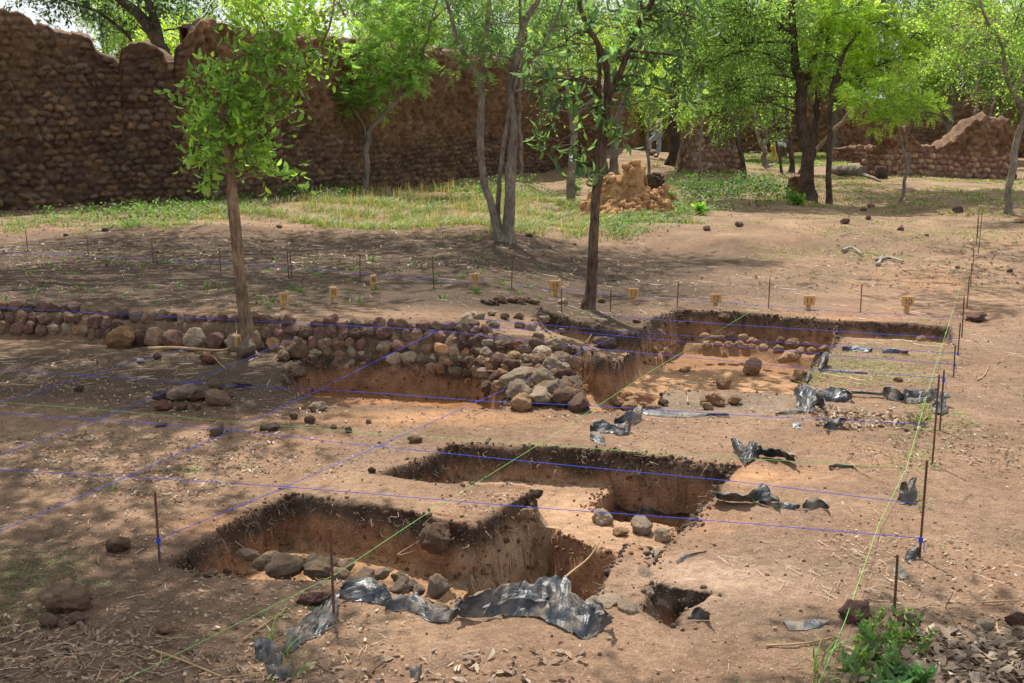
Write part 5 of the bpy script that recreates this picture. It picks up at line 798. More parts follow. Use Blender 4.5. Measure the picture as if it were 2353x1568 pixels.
tree('overhanging_tree', 'dark crooked tree leaning behind the big wall at upper left', (420, 300), [[(410, 300, 50), (392, 190, 44), (378, 125, 40), (355, 80, 38), (325, 40, 34), (290, 10, 30), (250, -25, 26), (200, -80, 20)], [(372, 105, 26), (356, 55, 26), (340, 0, 24), (325, -60, 18)], [(305, 95, 10), (285, 75, 11), (255, 50, 10), (230, 30, 8), (180, 10, 6), (120, -10, 4)], [(378, 70, 5), (430, 60, 4), (470, 35, 3), (490, 0, 3)], [(395, 125, 8), (350, 90, 7), (318, 60, 5)]],
     [(120, 5, 34), (185, 30, 30), (228, 45, 26), (225, 20, 26), (160, 0, 36), (300, 78, 20), (60, 8, 34), (400, 30, 26), (330, 18, 30), (250, 82, 18), (470, 8, 30), (150, -90, 110), (350, -90, 140), (25, -20, 40), (390, 0, 34), (290, 50, 22), (270, 20, 20)], 'small', .14, (.04, .09, .035), n=26, bark='bark_dark', seed=35, behind=31, rough=.08)
# trees standing beyond the walls: a few forms, copied
def far_form(k, hgt, wid, hue, kind='small', size=.16):
    g = np.random.default_rng(500+k); root = empty('background_tree', (0, 0, 0), None, None); tw = MB(); lf = MB(); top = np.array([g.normal()*.5, g.normal()*.4, hgt*.72])
    st = smooth_path([[0, 0, -.3], [g.normal()*.25, g.normal()*.2, hgt*.3], top*[.7, .7, .8], top], 22); v, f, t = tube(st, np.linspace(.22, .07, 22), 9, .1, k); tw.add(v, f)
    for i in range(15):
        a = g.uniform(0, 2*math.pi); z = g.uniform(.38, 1.0); rr = wid*math.sqrt(max(.08, 1-((z-.62)/.45)**2))*g.uniform(.35, .95); c = np.array([math.cos(a)*rr, math.sin(a)*rr, z*hgt]); R_ = g.uniform(.55, 1.15)*wid*.3
        sprays(lf, g, c, R_, int(150*R_**2/.8)+30, kind, size, np.array(GREEN[hue])*g.uniform(.8, 1.25)); j = int(np.clip(z*.62*22, 5, 20)); pp = smooth_path([st[j], (st[j]+c)/2+[0, 0, .3], c], 9); v, f, t = tube(pp, np.linspace(.07, .02, 9), 6); tw.add(v, f)
    tw.build('trunk', M['bark_grey'], root); lf.build('crown', M['leaf'], root, smooth=False); return root
forms = [far_form(0, 8.5, 3.0, 'bright'), far_form(1, 7.0, 2.8, 'mid'), far_form(2, 10, 3.4, 'cool'), far_form(3, 6.0, 2.6, 'lime')]
BT = [(470, 42, 3, .85, 'pale green round tree beyond the notch in the big wall'), (250, 46, 0, .8, 'feathery pale tree beyond the left part of the big wall'), (370, 52, 2, .75, 'tall light tree far behind the crooked dark one'), (640, 44, 3, 1.1, 'bushy tree behind the big wall above the leafy tree'), (850, 48, 0, 1.1, 'tree behind the big wall above the feathery one'), (1010, 60, 1, 1.2, 'mid green tree behind the wall left of the triple trunk'), (1150, 52, 2, .9, 'tree rising behind the wall at the triple trunk'),
      (1300, 60, 0, 1.15, 'tree beyond the far end of the big wall'), (1440, 66, 1, 1.2, 'round tree in the gap between the walls'), (1580, 62, 2, 1.0, 'tall tree behind the narrow ruin'), (1690, 58, 0, .95, 'bright tree behind the orange far wall'), (1800, 66, 1, 1.3, 'dense tree behind the forked giant'), (1920, 62, 2, .95, 'cool green tree right of the forked giant'), (2050, 60, 1, 1.2, 'tree beyond the wall above the sapling'), (2180, 56, 0, 1.0, 'tree beyond the back wall near the grey trunk'), (2300, 58, 2, .9, 'tree behind the back wall at the far right'), (2420, 54, 1, 1.2, 'outermost tree behind the back wall'),
      (1620, 80, 1, 1.5, 'distant dark tree far behind the ruins'), (1860, 78, 0, 1.3, 'distant bright tree far behind the orange wall'), (1370, 50, 3, .8, 'low bushy tree at the end of the big wall'), (1510, 54, 3, .75, 'low lime green tree beyond the walking person')]
used = set()
for i, (px, Y, k, sc, lb) in enumerate(BT):
    src = forms[k]
    if k in used:
        o = src.copy(); COL.objects.link(o)
        for ch in src.children: c = ch.copy(); COL.objects.link(c); c.parent = o
    else: o = src; used.add(k)
    x = at(px, 300, Y)[0]; o.location = (x, Y, float(h0(x, Y))); o.rotation_euler = (0, 0, i*2.4); o.scale = (sc, sc, sc*(1+.1*math.sin(i*3)))
    tag(o, lb, 'tree', 'trees beyond the ruined walls')
# ---------------------------------------------------------------- termite mound
def mound(name, px0, px1, pyb, spires, label, col, cell=.03, depth=.5, rgh=.16):
    b = hit((px0+px1)/2, pyb); Y0 = b[1]; ppm = F/(Y0*CP+(HC-b[2])*SP); W = (px1-px0)/ppm; nx, ny = int(W*1.25/cell), int(depth*3/cell); X, Yy = np.meshgrid(np.linspace(-.62, .62, nx)*W, np.linspace(-1, 2, ny)*depth)
    h = np.full(X.shape, -.15)
    for (px, py, w, dy) in spires:
        x0 = (px-(px0+px1)/2)/ppm; hh = (pyb-py)/ppm; ww = w/ppm; r = np.hypot((X-x0)/ww, (Yy-dy-.5*depth)/(ww*1.1))*(1+.25*fbm(X*4, Yy*4, o=2, s=int(px))); h = np.maximum(h, hh*(1-sst(.25, 1.3, r))-.10)
    lump = 1-np.abs(fbm(X*7, Yy*7, h*7, o=4, s=int(px0))); h = h+rgh*1.3*(lump-.8)*sst(-.15, .1, h)+.04*fbm(X*16, Yy*16, o=3, s=77)
    X = X+.07*fbm(X*9, Yy*9, h*9, o=3, s=71); Yy = Yy+.09*fbm(X*9, Yy*9, h*9, o=3, s=72)
    v = np.stack([X, Yy, h], -1).reshape(-1, 3); c = np.array(col)*(1+.3*fbm(X*3, Yy*3, h*5, o=3, s=5))[..., None]
    mb = MB(); mb.add(v, grid_faces(ny, nx), np.clip(c.reshape(-1, 3), .02, 1)); g = np.random.default_rng(int(px0)); cand = np.nonzero((v[:, 2] > .03) & (v[:, 1] < depth*.9))[0]
    for k in g.choice(cand, min(len(cand), int(150*W/2))):
        s_ = g.uniform(.03, .10)*min(1, W/1.5+.3); u_ = stone_geo(int(k) % 40+700, ICO2, .4, .2)*s_; mb.add(u_+v[k], ICO2F, np.clip(np.array(col)*g.uniform(.75, 1.25), .02, 1))
    o = mb.build(name, M['termite']); o.location = b; return tag(o, label, 'termite mound')
mound('termite_mound', 1345, 1555, 496, [(1460, 366, 32, .1), (1440, 372, 22, .1), (1475, 380, 22, .15), (1415, 398, 46, .2), (1390, 402, 34, .2), (1370, 430, 34, .1), (1500, 440, 36, 0), (1470, 430, 45, -.1), (1530, 455, 26, -.1), (1450, 462, 50, -.3), (1410, 450, 50, -.1)], 'knobbly orange termite mound with several blunt spires beside the slender tree', (.45, .255, .12))
mound('termite_mound', 1505, 1560, 470, [(1528, 418, 20, 0), (1512, 430, 14, 0), (1545, 440, 16, 0)], 'small rounded orange lump right of the large termite mound', (.47, .27, .13), depth=.3)
mound('termite_mound', 1478, 1540, 444, [(1500, 396, 18, 0), (1516, 398, 16, 0), (1488, 420, 14, 0), (1530, 424, 12, 0)], 'dark brown knobbly mound behind the orange termite mound', (.10, .06, .045), depth=.35)
# log and stump before the right ruin
def log(pts, r, label, name='fallen_log', cat='log', mat='bark_grey'):
    w = np.array([hit(a, b)+[0, 0, dz] for a, b, dz in pts]); p = smooth_path(w, 20); v, f, t = tube(p, r, 12, .15, 4); root = tag(mesh(name, v, [f, t], M[mat]), label, cat); return root
log([(1915, 402, .16), (1950, 404, .18), (1982, 405, .15)], np.linspace(.2, .24, 20), 'thick fallen log lying before the twin peaked ruin')
log([(1985, 408, .1), (2005, 412, .06), (2022, 418, .03)], np.linspace(.07, .03, 20), 'thin crooked branch beside the fallen log', cat='branch', name='fallen_branch')
b_ = hit(2022, 410); v, f, t = tube([b_+[0, 0, -.1], b_+[0, 0, .3], b_+[0, 0, .42]], [.26, .2, .19], 12, .15, 9); tag(mesh('tree_stump', v, [f, t], M['bark_dark']), 'dark tree stump with pale cut top before the twin peaked ruin', 'stump')
log([(1722, 356, .12), (1740, 352, .1), (1760, 358, .06)], np.linspace(.09, .05, 20), 'pale branch on green grass left of the bending person', 'fallen_branch', 'branch', 'white')
log([(1762, 384, .05), (1790, 376, .05), (1812, 374, .05)], np.linspace(.05, .03, 20), 'pale branch lying right of the bending person', 'fallen_branch', 'branch', 'white')
def cloth():
    Y = hit(2240, 408)[1]+.1; L = [at(a, b, Y) for a, b in ((2262, 264), (2250, 268), (2238, 282), (2228, 300), (2218, 312))]; Rr = [at(a, b, Y-.25) for a, b in ((2268, 270), (2258, 276), (2250, 290), (2240, 304), (2222, 314))]
    a, b = smooth_path(L, 24), smooth_path(Rr, 24); t = np.linspace(0, 1, 8)[:, None, None]; G = a[None]*(1-t)+b[None]*t; G = G+.05*np.stack([fbm(G[..., 0]*6, G[..., 2]*6, o=2, s=i) for i in range(3)], -1)
    c = np.where(G[..., 2:3] > at(2240, 291, Y)[2], np.array((.85, .85, .82)), np.array((.30, .52, .45))); tag(mesh('cloth', G.reshape(-1, 3), [grid_faces(8, 24)], rough_mat('cloth', sc=(8, 60), var=.06, bump=(.2, .005)), col=c.reshape(-1, 3)), 'white and pale green cloth draped over the right peak of the ruin', 'cloth')
cloth()
# ---------------------------------------------------------------- trees outside the view whose crowns shade the dig
def shade_tree(base, label, blobs, seed, hue='mid', n=150, size=.12):
    g = np.random.default_rng(seed); b = np.array([base[0], base[1], float(h0(base[0], base[1]))]); root = empty('shade_tree', b, label, 'tree'); tw = MB(); lf = MB()
    st = smooth_path([[b[0], b[1], b[2]-.2], [b[0]*.97, b[1], 2.4], [b[0]*.92, b[1]+.2, 4.2], [b[0]*.85, b[1]+.3, 6.0]], 30); v, f, t = tube(st, np.linspace(.2, .08, 30), 12, .12, seed); tw.add(v, f)
    for (x, y, z, r) in blobs:
        c = np.array([x, y, z]); sprays(lf, g, c, r, int(n*r*r), 'small', size, GREEN[hue]); j = int(np.clip((z-1.2)/6*29, 8, 28)); pp = smooth_path([st[j], (st[j]+c)/2+[0, 0, .4], c], 14); v, f, t = tube(pp, np.linspace(.06, .015, 14), 6); tw.add(v, f)
    tw.build('trunk', M['bark_grey'], root, off=b); lf.build('crown', M['leaf'], root, smooth=False, off=b)
SH = 1/math.tan(R(SUN_EL)); SX, SY = math.sin(R(SUN_AZ)), math.cos(R(SUN_AZ))
def over(px, py, z, r):
    """crown clump at height z that shades the ground seen at px,py"""
    p = P(px, py); return (p[0]+SX*SH*z, p[1]+SY*SH*z, z, r)
shade_tree((-5.2, 8.5), 'tree standing left of the dig whose crown hangs over it', [over(120, 1010, 6.0, .95), (over(330, 900, 6.2, .9)), over(560, 960, 5.6, .55), over(60, 870, 6.4, 1.0), over(250, 1180, 5.2, .35), over(600, 860, 5.9, .6), over(-200, 950, 6, 1.1), over(740, 760, 6.2, .6), over(380, 780, 6.6, .75), over(450, 900, 6, .7), over(160, 780, 6.5, .8)], 61, n=210)
shade_tree((-3.4, 4.2), 'tree at the near left whose boughs shade the front corner', [over(260, 1420, 4.6, .62), over(60, 1330, 4.8, .6), over(520, 1500, 4.3, .42), over(560, 1320, 4.6, .3), over(-80, 1500, 4.6, .7), over(470, 1230, 4.6, .28), over(330, 1560, 4.4, .5), over(690, 1180, 4.7, .22)], 62, n=330, size=.09)
shade_tree((3.6, 3.2), 'tree at the near right whose boughs shade the leaf litter', [over(2260, 1530, 4.4, .42), over(2330, 1480, 4.6, .3), over(2100, 1580, 4.2, .35), over(1600, 1570, 4.4, .16)], 63, n=330, size=.09)
shade_tree((11.5, 14), 'tree right of the path throwing dappled shade over it', [over(2330, 640, 6.0, 1.0), over(2180, 690, 5.4, .45), over(2300, 580, 6.4, .8), over(2050, 700, 5.2, .3), over(1900, 640, 5.6, .35), over(2400, 700, 6.0, 1.0)], 64, n=110)
shade_tree((-11, 15), 'tall tree left of the view whose wide crown shades the back of the dig', [over(700, 600, 7.0, 1.3), over(950, 590, 7.2, 1.2), over(400, 640, 7.0, 1.2), over(1200, 600, 7.4, 1.0), over(150, 690, 7.0, 1.1), over(1400, 620, 7.2, .9), over(850, 680, 6.6, .8), over(1560, 590, 7.2, .8), over(1480, 680, 6.2, .45), over(1700, 600, 7.0, .6), over(550, 700, 6.8, .8), over(1080, 700, 6.4, .4), over(300, 590, 7, 1.2), over(1300, 580, 7.2, 1.0), over(1100, 640, 7, .8), over(700, 690, 6.8, .9)], 65, n=165, hue='mid')
shade_tree((19, 30), 'tree near the right ruin that shades the hollow in front of it', [over(2200, 455, 8, 2.6), over(2050, 445, 8, 2.0), over(2330, 450, 8, 2.6), over(1950, 425, 7.5, 1.4), over(2280, 475, 8, 2.0), over(2130, 465, 8, 1.8), over(2420, 460, 8, 2.4)], 66, n=120, size=.16)
# ---------------------------------------------------------------- grass, undergrowth, litter
def blades(mb, g, x, y, n, hgt, wid, cols, spread=.05, lean=.5):
    """n blades in a tuft at every x,y"""
    N = len(x)*n; i = np.repeat(np.arange(len(x)), n); a = g.uniform(0, 2*math.pi, N); rr = g.random(N)**.5*spread; bx = x[i]+rr*np.cos(a); by = y[i]+rr*np.sin(a); bz = H(bx, by)-.01
    h = np.broadcast_to(np.asarray(hgt, float), x.shape)[i]*g.uniform(.4, 1.2, N); L = h*lean*g.uniform(.2, 1.5, N); wd = wid*g.uniform(.6, 1.3, N)*(1+.05*by); b = np.stack([bx, by, bz], -1); o = np.stack([np.cos(a), np.sin(a), 0*a], -1); s = np.stack([-np.sin(a+.6), np.cos(a+.6), 0*a], -1); up = np.array([0, 0, 1.])
    p = [b+o*(L*t**2)[:, None]+up*(h*(t-.25*t*t*lean*1.5))[:, None] for t in (0, .4, .75, 1)]; w_ = [1, .85, .5, .08]
    v = np.stack([q for k in range(4) for q in (p[k]-s*(wd*w_[k]/2)[:, None], p[k]+s*(wd*w_[k]/2)[:, None])], 1).reshape(-1, 3)
    k = np.arange(N)[:, None]*8; f = np.concatenate([k+np.array([2*q, 2*q+1, 2*q+3, 2*q+2]) for q in range(3)]); cols = np.array(cols); c = cols[g.integers(0, len(cols), N)]*g.uniform(.65, 1.35, (N, 1)); mb.add(v, f, np.repeat(c, 8, 0))
def inpoly(g, px, n, dens=None):
    pts = np.array([hit(*q)[:2] for q in px]); lo, hi = pts.min(0), pts.max(0); out_ = []
    while sum(len(q) for q in out_) < n:
        q = lo+(hi-lo)*g.random((n*3, 2)); q = q[poly_sd(q[:, 0], q[:, 1], pts) < 0]
        if dens is not None: q = q[g.random(len(q)) < dens(q[:, 0], q[:, 1])]
        out_.append(q)
    q = np.concatenate(out_)[:n]; return q[:, 0], q[:, 1]
GR = [(.15, .26, .06), (.20, .32, .08), (.11, .21, .05), (.32, .34, .14)]; STRAW = [(.55, .44, .25), (.45, .35, .19), (.36, .30, .14)]
def grass():
    g = np.random.default_rng(31); mb = MB(); cl = lambda x, y: sst(-.25, .35, fbm(x*1.1, y*1.1, o=3, s=81))
    x, y = inpoly(g, [(420, 520), (640, 505), (900, 540), (1100, 548), (1400, 552), (1600, 520), (1640, 480), (1300, 440), (1120, 432), (1000, 428), (640, 462), (380, 480)], 2600, cl); blades(mb, g, x, y, 12, .12+.18*g.random(2600), .006, GR+GR[:3]+STRAW, .12, 1.0)
    x, y = inpoly(g, [(640, 510), (1200, 535), (1250, 460), (1000, 430), (700, 460)], 260); blades(mb, g, x, y, 5, .38, .005, STRAW, .05, .25)
    x, y = inpoly(g, [(0, 545), (200, 535), (460, 525), (640, 470), (500, 470), (0, 492)], 500, cl); blades(mb, g, x, y, 10, .12, .007, GR+GR+STRAW[:1], .10, 1)
    x, y = inpoly(g, [(1300, 440), (1640, 480), (1900, 480), (2352, 500), (2352, 410), (1880, 400), (1500, 370), (1300, 400)], 1500, cl); blades(mb, g, x, y, 9, .12, .009, GR+STRAW, .14, 1)
    x, y = inpoly(g, [(1600, 520), (1900, 480), (2352, 520), (2352, 580), (1800, 600)], 900, cl); blades(mb, g, x, y, 8, .05, .006, GR+STRAW, .10, 1.2)
    x, y = inpoly(g, [(1690, 378), (1960, 378), (1960, 350), (1690, 350)], 700); blades(mb, g, x, y, 10, .16, .014, [(.22, .33, .09), (.3, .38, .12)], .2, .8)
    x, y = inpoly(g, [(1640, 520), (2300, 600), (2330, 700), (1800, 640)], 350, cl); blades(mb, g, x, y, 6, .05, .005, GR+STRAW, .07, 1.2)
    # seedlings and tufts across the dig
    x, y = inpoly(g, [(0, 590), (700, 590), (1300, 620), (1300, 700), (640, 712), (0, 700)], 95); blades(mb, g, x, y, 8, .085, .010, [(.13, .24, .05), (.18, .30, .07), (.09, .17, .04)], .035, .9)
    x, y = inpoly(g, [(1850, 828), (2110, 838), (2150, 885), (1830, 885)], 300); blades(mb, g, x, y, 8, .045, .005, [(.15, .22, .06), (.24, .29, .10), (.34, .34, .17), (.42, .36, .2)], .06, 1.5)
    x, y = inpoly(g, [(-60, 1240), (170, 1250), (260, 1330), (150, 1430), (-60, 1480)], 520, cl); blades(mb, g, x, y, 8, .035, .0042, [(.11, .15, .05), (.17, .19, .07), (.24, .20, .11)], .05, 1.8)
    T = [(425, 1088, 14, .07, .05), (455, 1080, 8, .06, .04), (250, 1132, 10, .05, .05), (560, 1070, 8, .05, .05), (520, 1045, 8, .04, .05), (960, 1100, 4, .04, .03), (2128, 965, 22, .13, .06), (2130, 940, 14, .12, .05), (2140, 1075, 12, .06, .05), (2110, 1158, 16, .06, .06), (1738, 1155, 5, .07, .02), (2150, 1255, 8, .06, .03), (1600, 1245, 5, .04, .04), (615, 1480, 10, .12, .03), (640, 1515, 14, .12, .04), (655, 1560, 18, .09, .06), (640, 1420, 9, .10, .03), (725, 1395, 8, .09, .03), (735, 1440, 6, .07, .02), (960, 1425, 4, .04, .02),
         (1870, 1530, 12, .13, .05), (1905, 1500, 9, .14, .03), (1880, 1560, 14, .12, .05), (1870, 800, 8, .05, .05), (1890, 802, 8, .05, .05), (2040, 805, 10, .05, .06), (2175, 770, 10, .07, .05), (2165, 815, 12, .06, .05), (1470, 1000, 8, .05, .06), (1010, 990, 6, .04, .06), (1870, 858, 8, .06, .04), (2110, 905, 9, .06, .05), (1900, 970, 8, .04, .06), (1800, 955, 6, .03, .06), (560, 1320, 3, .04, .02), (500, 1590, 5, .06, .03), (410, 905, 5, .04, .03), (1338, 722, 9, .08, .05), (1410, 728, 8, .08, .04), (760, 1240, 3, .04, .02), (2350, 905, 9, .05, .07), (1500, 700, 6, .06, .05), (2290, 985, 7, .04, .06), (1680, 1580, 5, .05, .04)]
    for px, py, n, hg, sp in T:
        p = hitH(px, py); blades(mb, g, np.array([p[0]]), np.array([p[1]]), n, hg, .0055, [(.16, .29, .06), (.22, .36, .08), (.12, .22, .05)], sp, .9)
    x, y = inpoly(g, [(2080, 900), (2160, 900), (2240, 980), (2120, 1080), (2070, 1180), (2060, 1000)], 110); blades(mb, g, x, y, 7, .045, .005, GR[:3]+[(.16, .29, .06)], .05, 1.2)
    x, y = inpoly(g, [(1860, 795), (2190, 775), (2200, 860), (1900, 850)], 150); blades(mb, g, x, y, 7, .04, .005, GR, .06, 1.2)
    mb.build('grass', M['grass'], smooth=False, kind='stuff')
grass()
def undergrowth():
    g = np.random.default_rng(33); mb = MB()
    def bed(poly, n, size, hmax, hues, m=10):
        x, y = inpoly(g, poly, n, lambda x, y: sst(-.5, .2, fbm(x*1.3, y*1.3, o=2, s=91))); z = H(x, y)
        for k in range(len(x)):
            q = g.normal(size=(m, 3))*[size*1.6, size*1.6, 0]; o = np.array([x[k], y[k], z[k]])+q; o[:, 2] += g.random(m)*hmax; d = unit(g.normal(size=(m, 3))*[1, 1, .4]+[0, 0, .35]); s = unit(np.cross(d, np.array([0, 0, 1.])+g.normal(size=(m, 3))*.4)); L = size*g.uniform(.6, 1.3, m)
            c = np.array(hues)[g.integers(0, len(hues), m)]*g.uniform(.6, 1.4, (m, 1)); mb.add(*diamonds(o, d, s, L, L*.5, c))
    G1 = [(.05, .12, .025), (.07, .15, .03), (.10, .20, .035)]
    bed([(1570, 475), (1650, 490), (1760, 478), (1820, 462), (1790, 425), (1700, 418), (1590, 425), (1560, 450)], 430, .09, .45, [(.035, .085, .025), (.05, .12, .03), (.08, .17, .035)])
    bed([(90, 520), (130, 535), (320, 525), (480, 505), (620, 470), (560, 462), (300, 486), (100, 495)], 210, .07, .22, G1)
    bed([(620, 470), (780, 466), (860, 462), (800, 444), (640, 452)], 130, .07, .3, [(.04, .10, .03), (.07, .14, .03)])
    bed([(1020, 470), (1150, 478), (1260, 470), (1240, 425), (1080, 420), (1010, 440)], 130, .09, .32, G1)
    bed([(1440, 560), (1560, 520), (1590, 485), (1500, 490), (1380, 530)], 120, .07, .25, [(.05, .12, .04), (.08, .17, .05)])
    bed([(1540, 440), (1580, 420), (1580, 380), (1540, 395)], 50, .07, .3, G1)
    bed([(2160, 300), (2352, 300), (2352, 350), (2180, 345)], 200, .16, 1.6, G1)
    mb.build('undergrowth', M['leaf'], smooth=False, kind='stuff')
undergrowth()
def litter():
    g = np.random.default_rng(41)
    def scat(x, y, smin, smax, cols, tilt=.35, curl=.25, lift=.004):
        n = len(x); a = g.uniform(0, 2*math.pi, n); z = H(x, y); e = .02; gx = (H(x+e, y)-z)/e; ok = np.abs(gx) < 1.2; x, y, z, a = x[ok], y[ok], z[ok], a[ok]; n = len(x)
        d = unit(np.stack([np.cos(a), np.sin(a), g.normal(size=n)*tilt], -1)); s = unit(np.cross(d, np.array([0, 0, -1.])+g.normal(size=(n, 3))*tilt)); L = g.uniform(smin, smax, n)*g.uniform(.6, 1.2, n); W = L*g.uniform(.3, .6, n)
        o = np.stack([x, y, z+lift+.12*L*g.random(n)], -1)-d*L[:, None]*.5; o[:, 2] += np.abs(d[:, 2])*L*.5; cols = np.array(cols); c = cols[g.integers(0, len(cols), n)]*g.uniform(.6, 1.3, (n, 1)); return leaf_quads(o, d, s, L, W, c, .3*g.random(), curl*g.uniform(-.3, 1))
    LC = [(.34, .24, .16), (.40, .30, .20), (.25, .165, .11), (.30, .225, .17), (.44, .34, .23), (.22, .13, .085)]
    mb = MB()
    # even cover thinning in drifts
    def drift(n, ylo, yhi, k, keep):
        y = ylo*(yhi/ylo)**g.random(n*3); x = g.uniform(-.62, .62, n*3)*y; m = g.random(len(x)) < sst(-.45, .45, fbm(x*k, y*k, o=3, s=95)+keep(x, y)); z, b_, cut, pid, rim = H(x, y, True); m &= (cut < .01) | (g.random(len(x)) < .12); return x[m][:n], y[m][:n]
    x, y = drift(7000, 3.2, 8, 1.1, lambda x, y: -.1+0*x); mb.add(*scat(x, y, .010, .030, LC))
    x, y = drift(11000, 6, 15, .8, lambda x, y: -.05+0*x); mb.add(*scat(x, y, .012, .034, LC))
    x, y = drift(16000, 13, 45, .3, lambda x, y: .25+0*x); mb.add(*scat(x, y, .03, .07, LC))
    x, y = inpoly(g, [(1930, 1575), (1990, 1480), (2150, 1440), (2380, 1440), (2500, 1620), (1900, 1640)], 2300); mb.add(*scat(x, y, .02, .07, [(.30, .215, .15), (.24, .165, .115), (.35, .27, .19), (.18, .12, .08)], .35, .6))
    x, y = inpoly(g, [(-60, 1400), (180, 1440), (420, 1470), (640, 1560), (600, 1640), (-200, 1640)], 520); mb.add(*scat(x, y, .015, .045, [(.26, .18, .12), (.2, .135, .09), (.32, .24, .17)], .4, .6))
    x, y = inpoly(g, [(650, 1530), (1100, 1500), (1350, 1490), (1400, 1600), (620, 1620)], 150); mb.add(*scat(x, y, .025, .055, LC, .3, .3))
    x, y = inpoly(g, [(1850, 925), (2140, 960), (2120, 990), (1880, 985)], 420); mb.add(*scat(x, y, .03, .06, LC, .35, .3))
    x, y = inpoly(g, [(-60, 1090), (420, 1160), (700, 1060), (640, 990), (-60, 1000)], 1500); mb.add(*scat(x, y, .012, .04, LC[:5]))
    mb.build('leaf_litter', M['dry'], smooth=False, kind='stuff')
    mb = MB()
    def straw(x, y, L, r, cols):
        z = H(x, y)
        for i in range(len(x)):
            a = g.uniform(0, math.pi); l = L*g.uniform(.3, 1.3); t = np.linspace(-.5, .5, 5)[:, None]; d = np.array([math.cos(a), math.sin(a), 0]); b = np.array([-d[1], d[0], 0]); p = np.array([x[i], y[i], 0])+d*l*t+b*(t**2-.1)*l*g.normal()*.22
            p[:, 2] = np.maximum(H(p[:, 0], p[:, 1]), z[i]-.005)+.004+.01*g.random(); ribbon(mb, p, r*(1+.04*y[i]), np.array(cols[g.integers(len(cols))])*g.uniform(.6, 1.25))
    SC_ = [(.48, .36, .23), (.40, .28, .17), (.30, .2, .13)]
    x, y = drift(1100, 3.2, 9, 1.1, lambda x, y: 0*x); straw(x, y, .07, .0010, SC_)
    x, y = drift(1500, 8, 20, .7, lambda x, y: 0*x+.1); straw(x, y, .16, .002, SC_)
    x, y = inpoly(g, [(1600, 1270), (2060, 1230), (2100, 1400), (1780, 1360)], 150); straw(x, y, .07, .0011, SC_[:2])
    x, y = inpoly(g, [(1900, 1560), (2000, 1470), (2352, 1440), (2352, 1600)], 260); straw(x, y, .14, .0018, SC_)
    x, y = inpoly(g, [(0, 1560), (0, 1440), (420, 1450), (640, 1560)], 70); straw(x, y, .11, .0018, SC_[1:])
    x, y = drift(1500, 3.2, 14, 1.3, lambda x, y: 0*x+.2); straw(x, y, .08, .0011, [(.16, .10, .07), (.22, .14, .09), (.11, .07, .05)])
    mb.build('straw_litter', M['dry'], smooth=False, kind='stuff')
litter()
def weed(px, py, hpx, label, seed, n=9, size=.035, hue=(.12, .25, .04), shrub=False, sp=.06):
    g = np.random.default_rng(seed); b = hitH(px, py); ppm = F/(b[1]*CP+HC*SP); h = hpx/ppm; root = empty('leafy_weed', b, label, 'weed'); st = MB(); lf = MB()
    for i in range(n):
        a = g.uniform(0, 2*math.pi); k = g.uniform(.35, 1) if i else 1.; o = np.array([g.normal()*sp, g.normal()*sp, -.01]); tip = o+np.array([math.cos(a)*h*.4*(i > 0), math.sin(a)*h*.4*(i > 0), h*k]); p = smooth_path([o, (o+tip)/2+g.normal(size=3)*h*.06, tip], 10); ribbon(st, p, np.linspace(.003, .0012, 10)*(1+.02*b[1]), (.12, .09, .05))
        m = 5; t = np.repeat(np.linspace(.3, 1, m), 4); q = p[(t*9).astype(int)]; N = len(q); d = unit(np.stack([np.cos(np.arange(N)*1.57+.4*i), np.sin(np.arange(N)*1.57+.4*i), g.uniform(-.1, .8, N)], -1)+g.normal(size=(N, 3))*.2); s = unit(np.cross(d, [0, 0, 1.])); L = size*g.uniform(.6, 1.3, N)*(1.15-.4*t); c = np.array(hue)*g.uniform(.65, 1.5, (N, 1))*np.array([g.uniform(.8, 1.3), 1, 1]); lf.add(*leaf_quads(q, d, s, L, L*.5, c, .2, .25))
    st.build('stem', M['grass'], root); lf.build('foliage', M['leaf'], root, smooth=False)
weed(2025, 1522, 120, 'upright leafy weed with opposite leaves at the lower right corner', 1, 5, .045, (.10, .20, .05))
weed(2020, 1470, 50, 'low bright green leafy patch behind the upright weed', 2, 16, .03, (.16, .27, .06), sp=.05)
weed(2100, 1500, 90, 'reddish stemmed sprig right of the upright weed', 3, 4, .04, (.12, .2, .06))
weed(2010, 1580, 60, 'broad leaved green weed cut by the bottom edge', 4, 12, .06, (.11, .21, .07), sp=.08)
weed(1830, 402+70, 34, 'green sprig with big leaves at the foot of the forked giant', 5, 5, .16, (.12, .27, .05), sp=.15)
weed(1602, 492, 26, 'bright yellow green seedling in front of the undergrowth', 6, 3, .16, (.24, .38, .08), sp=.05)
weed(1535, 468, 30, 'vivid green seedling beside the small termite lump', 7, 4, .18, (.20, .36, .08), sp=.05)
weed(1436, 306, 34, 'vivid lime bush growing above the stone pile', 8, 14, .3, (.26, .40, .06), sp=.2)
weed(1325, 448, 60, 'green leafy shrub at the foot of the straight grey trunk', 9, 6, .15, (.09, .2, .04), sp=.1)
weed(2190, 255, 30, 'lime green bush before the back wall', 10, 16, .35, (.26, .42, .07), sp=.4) if False else None
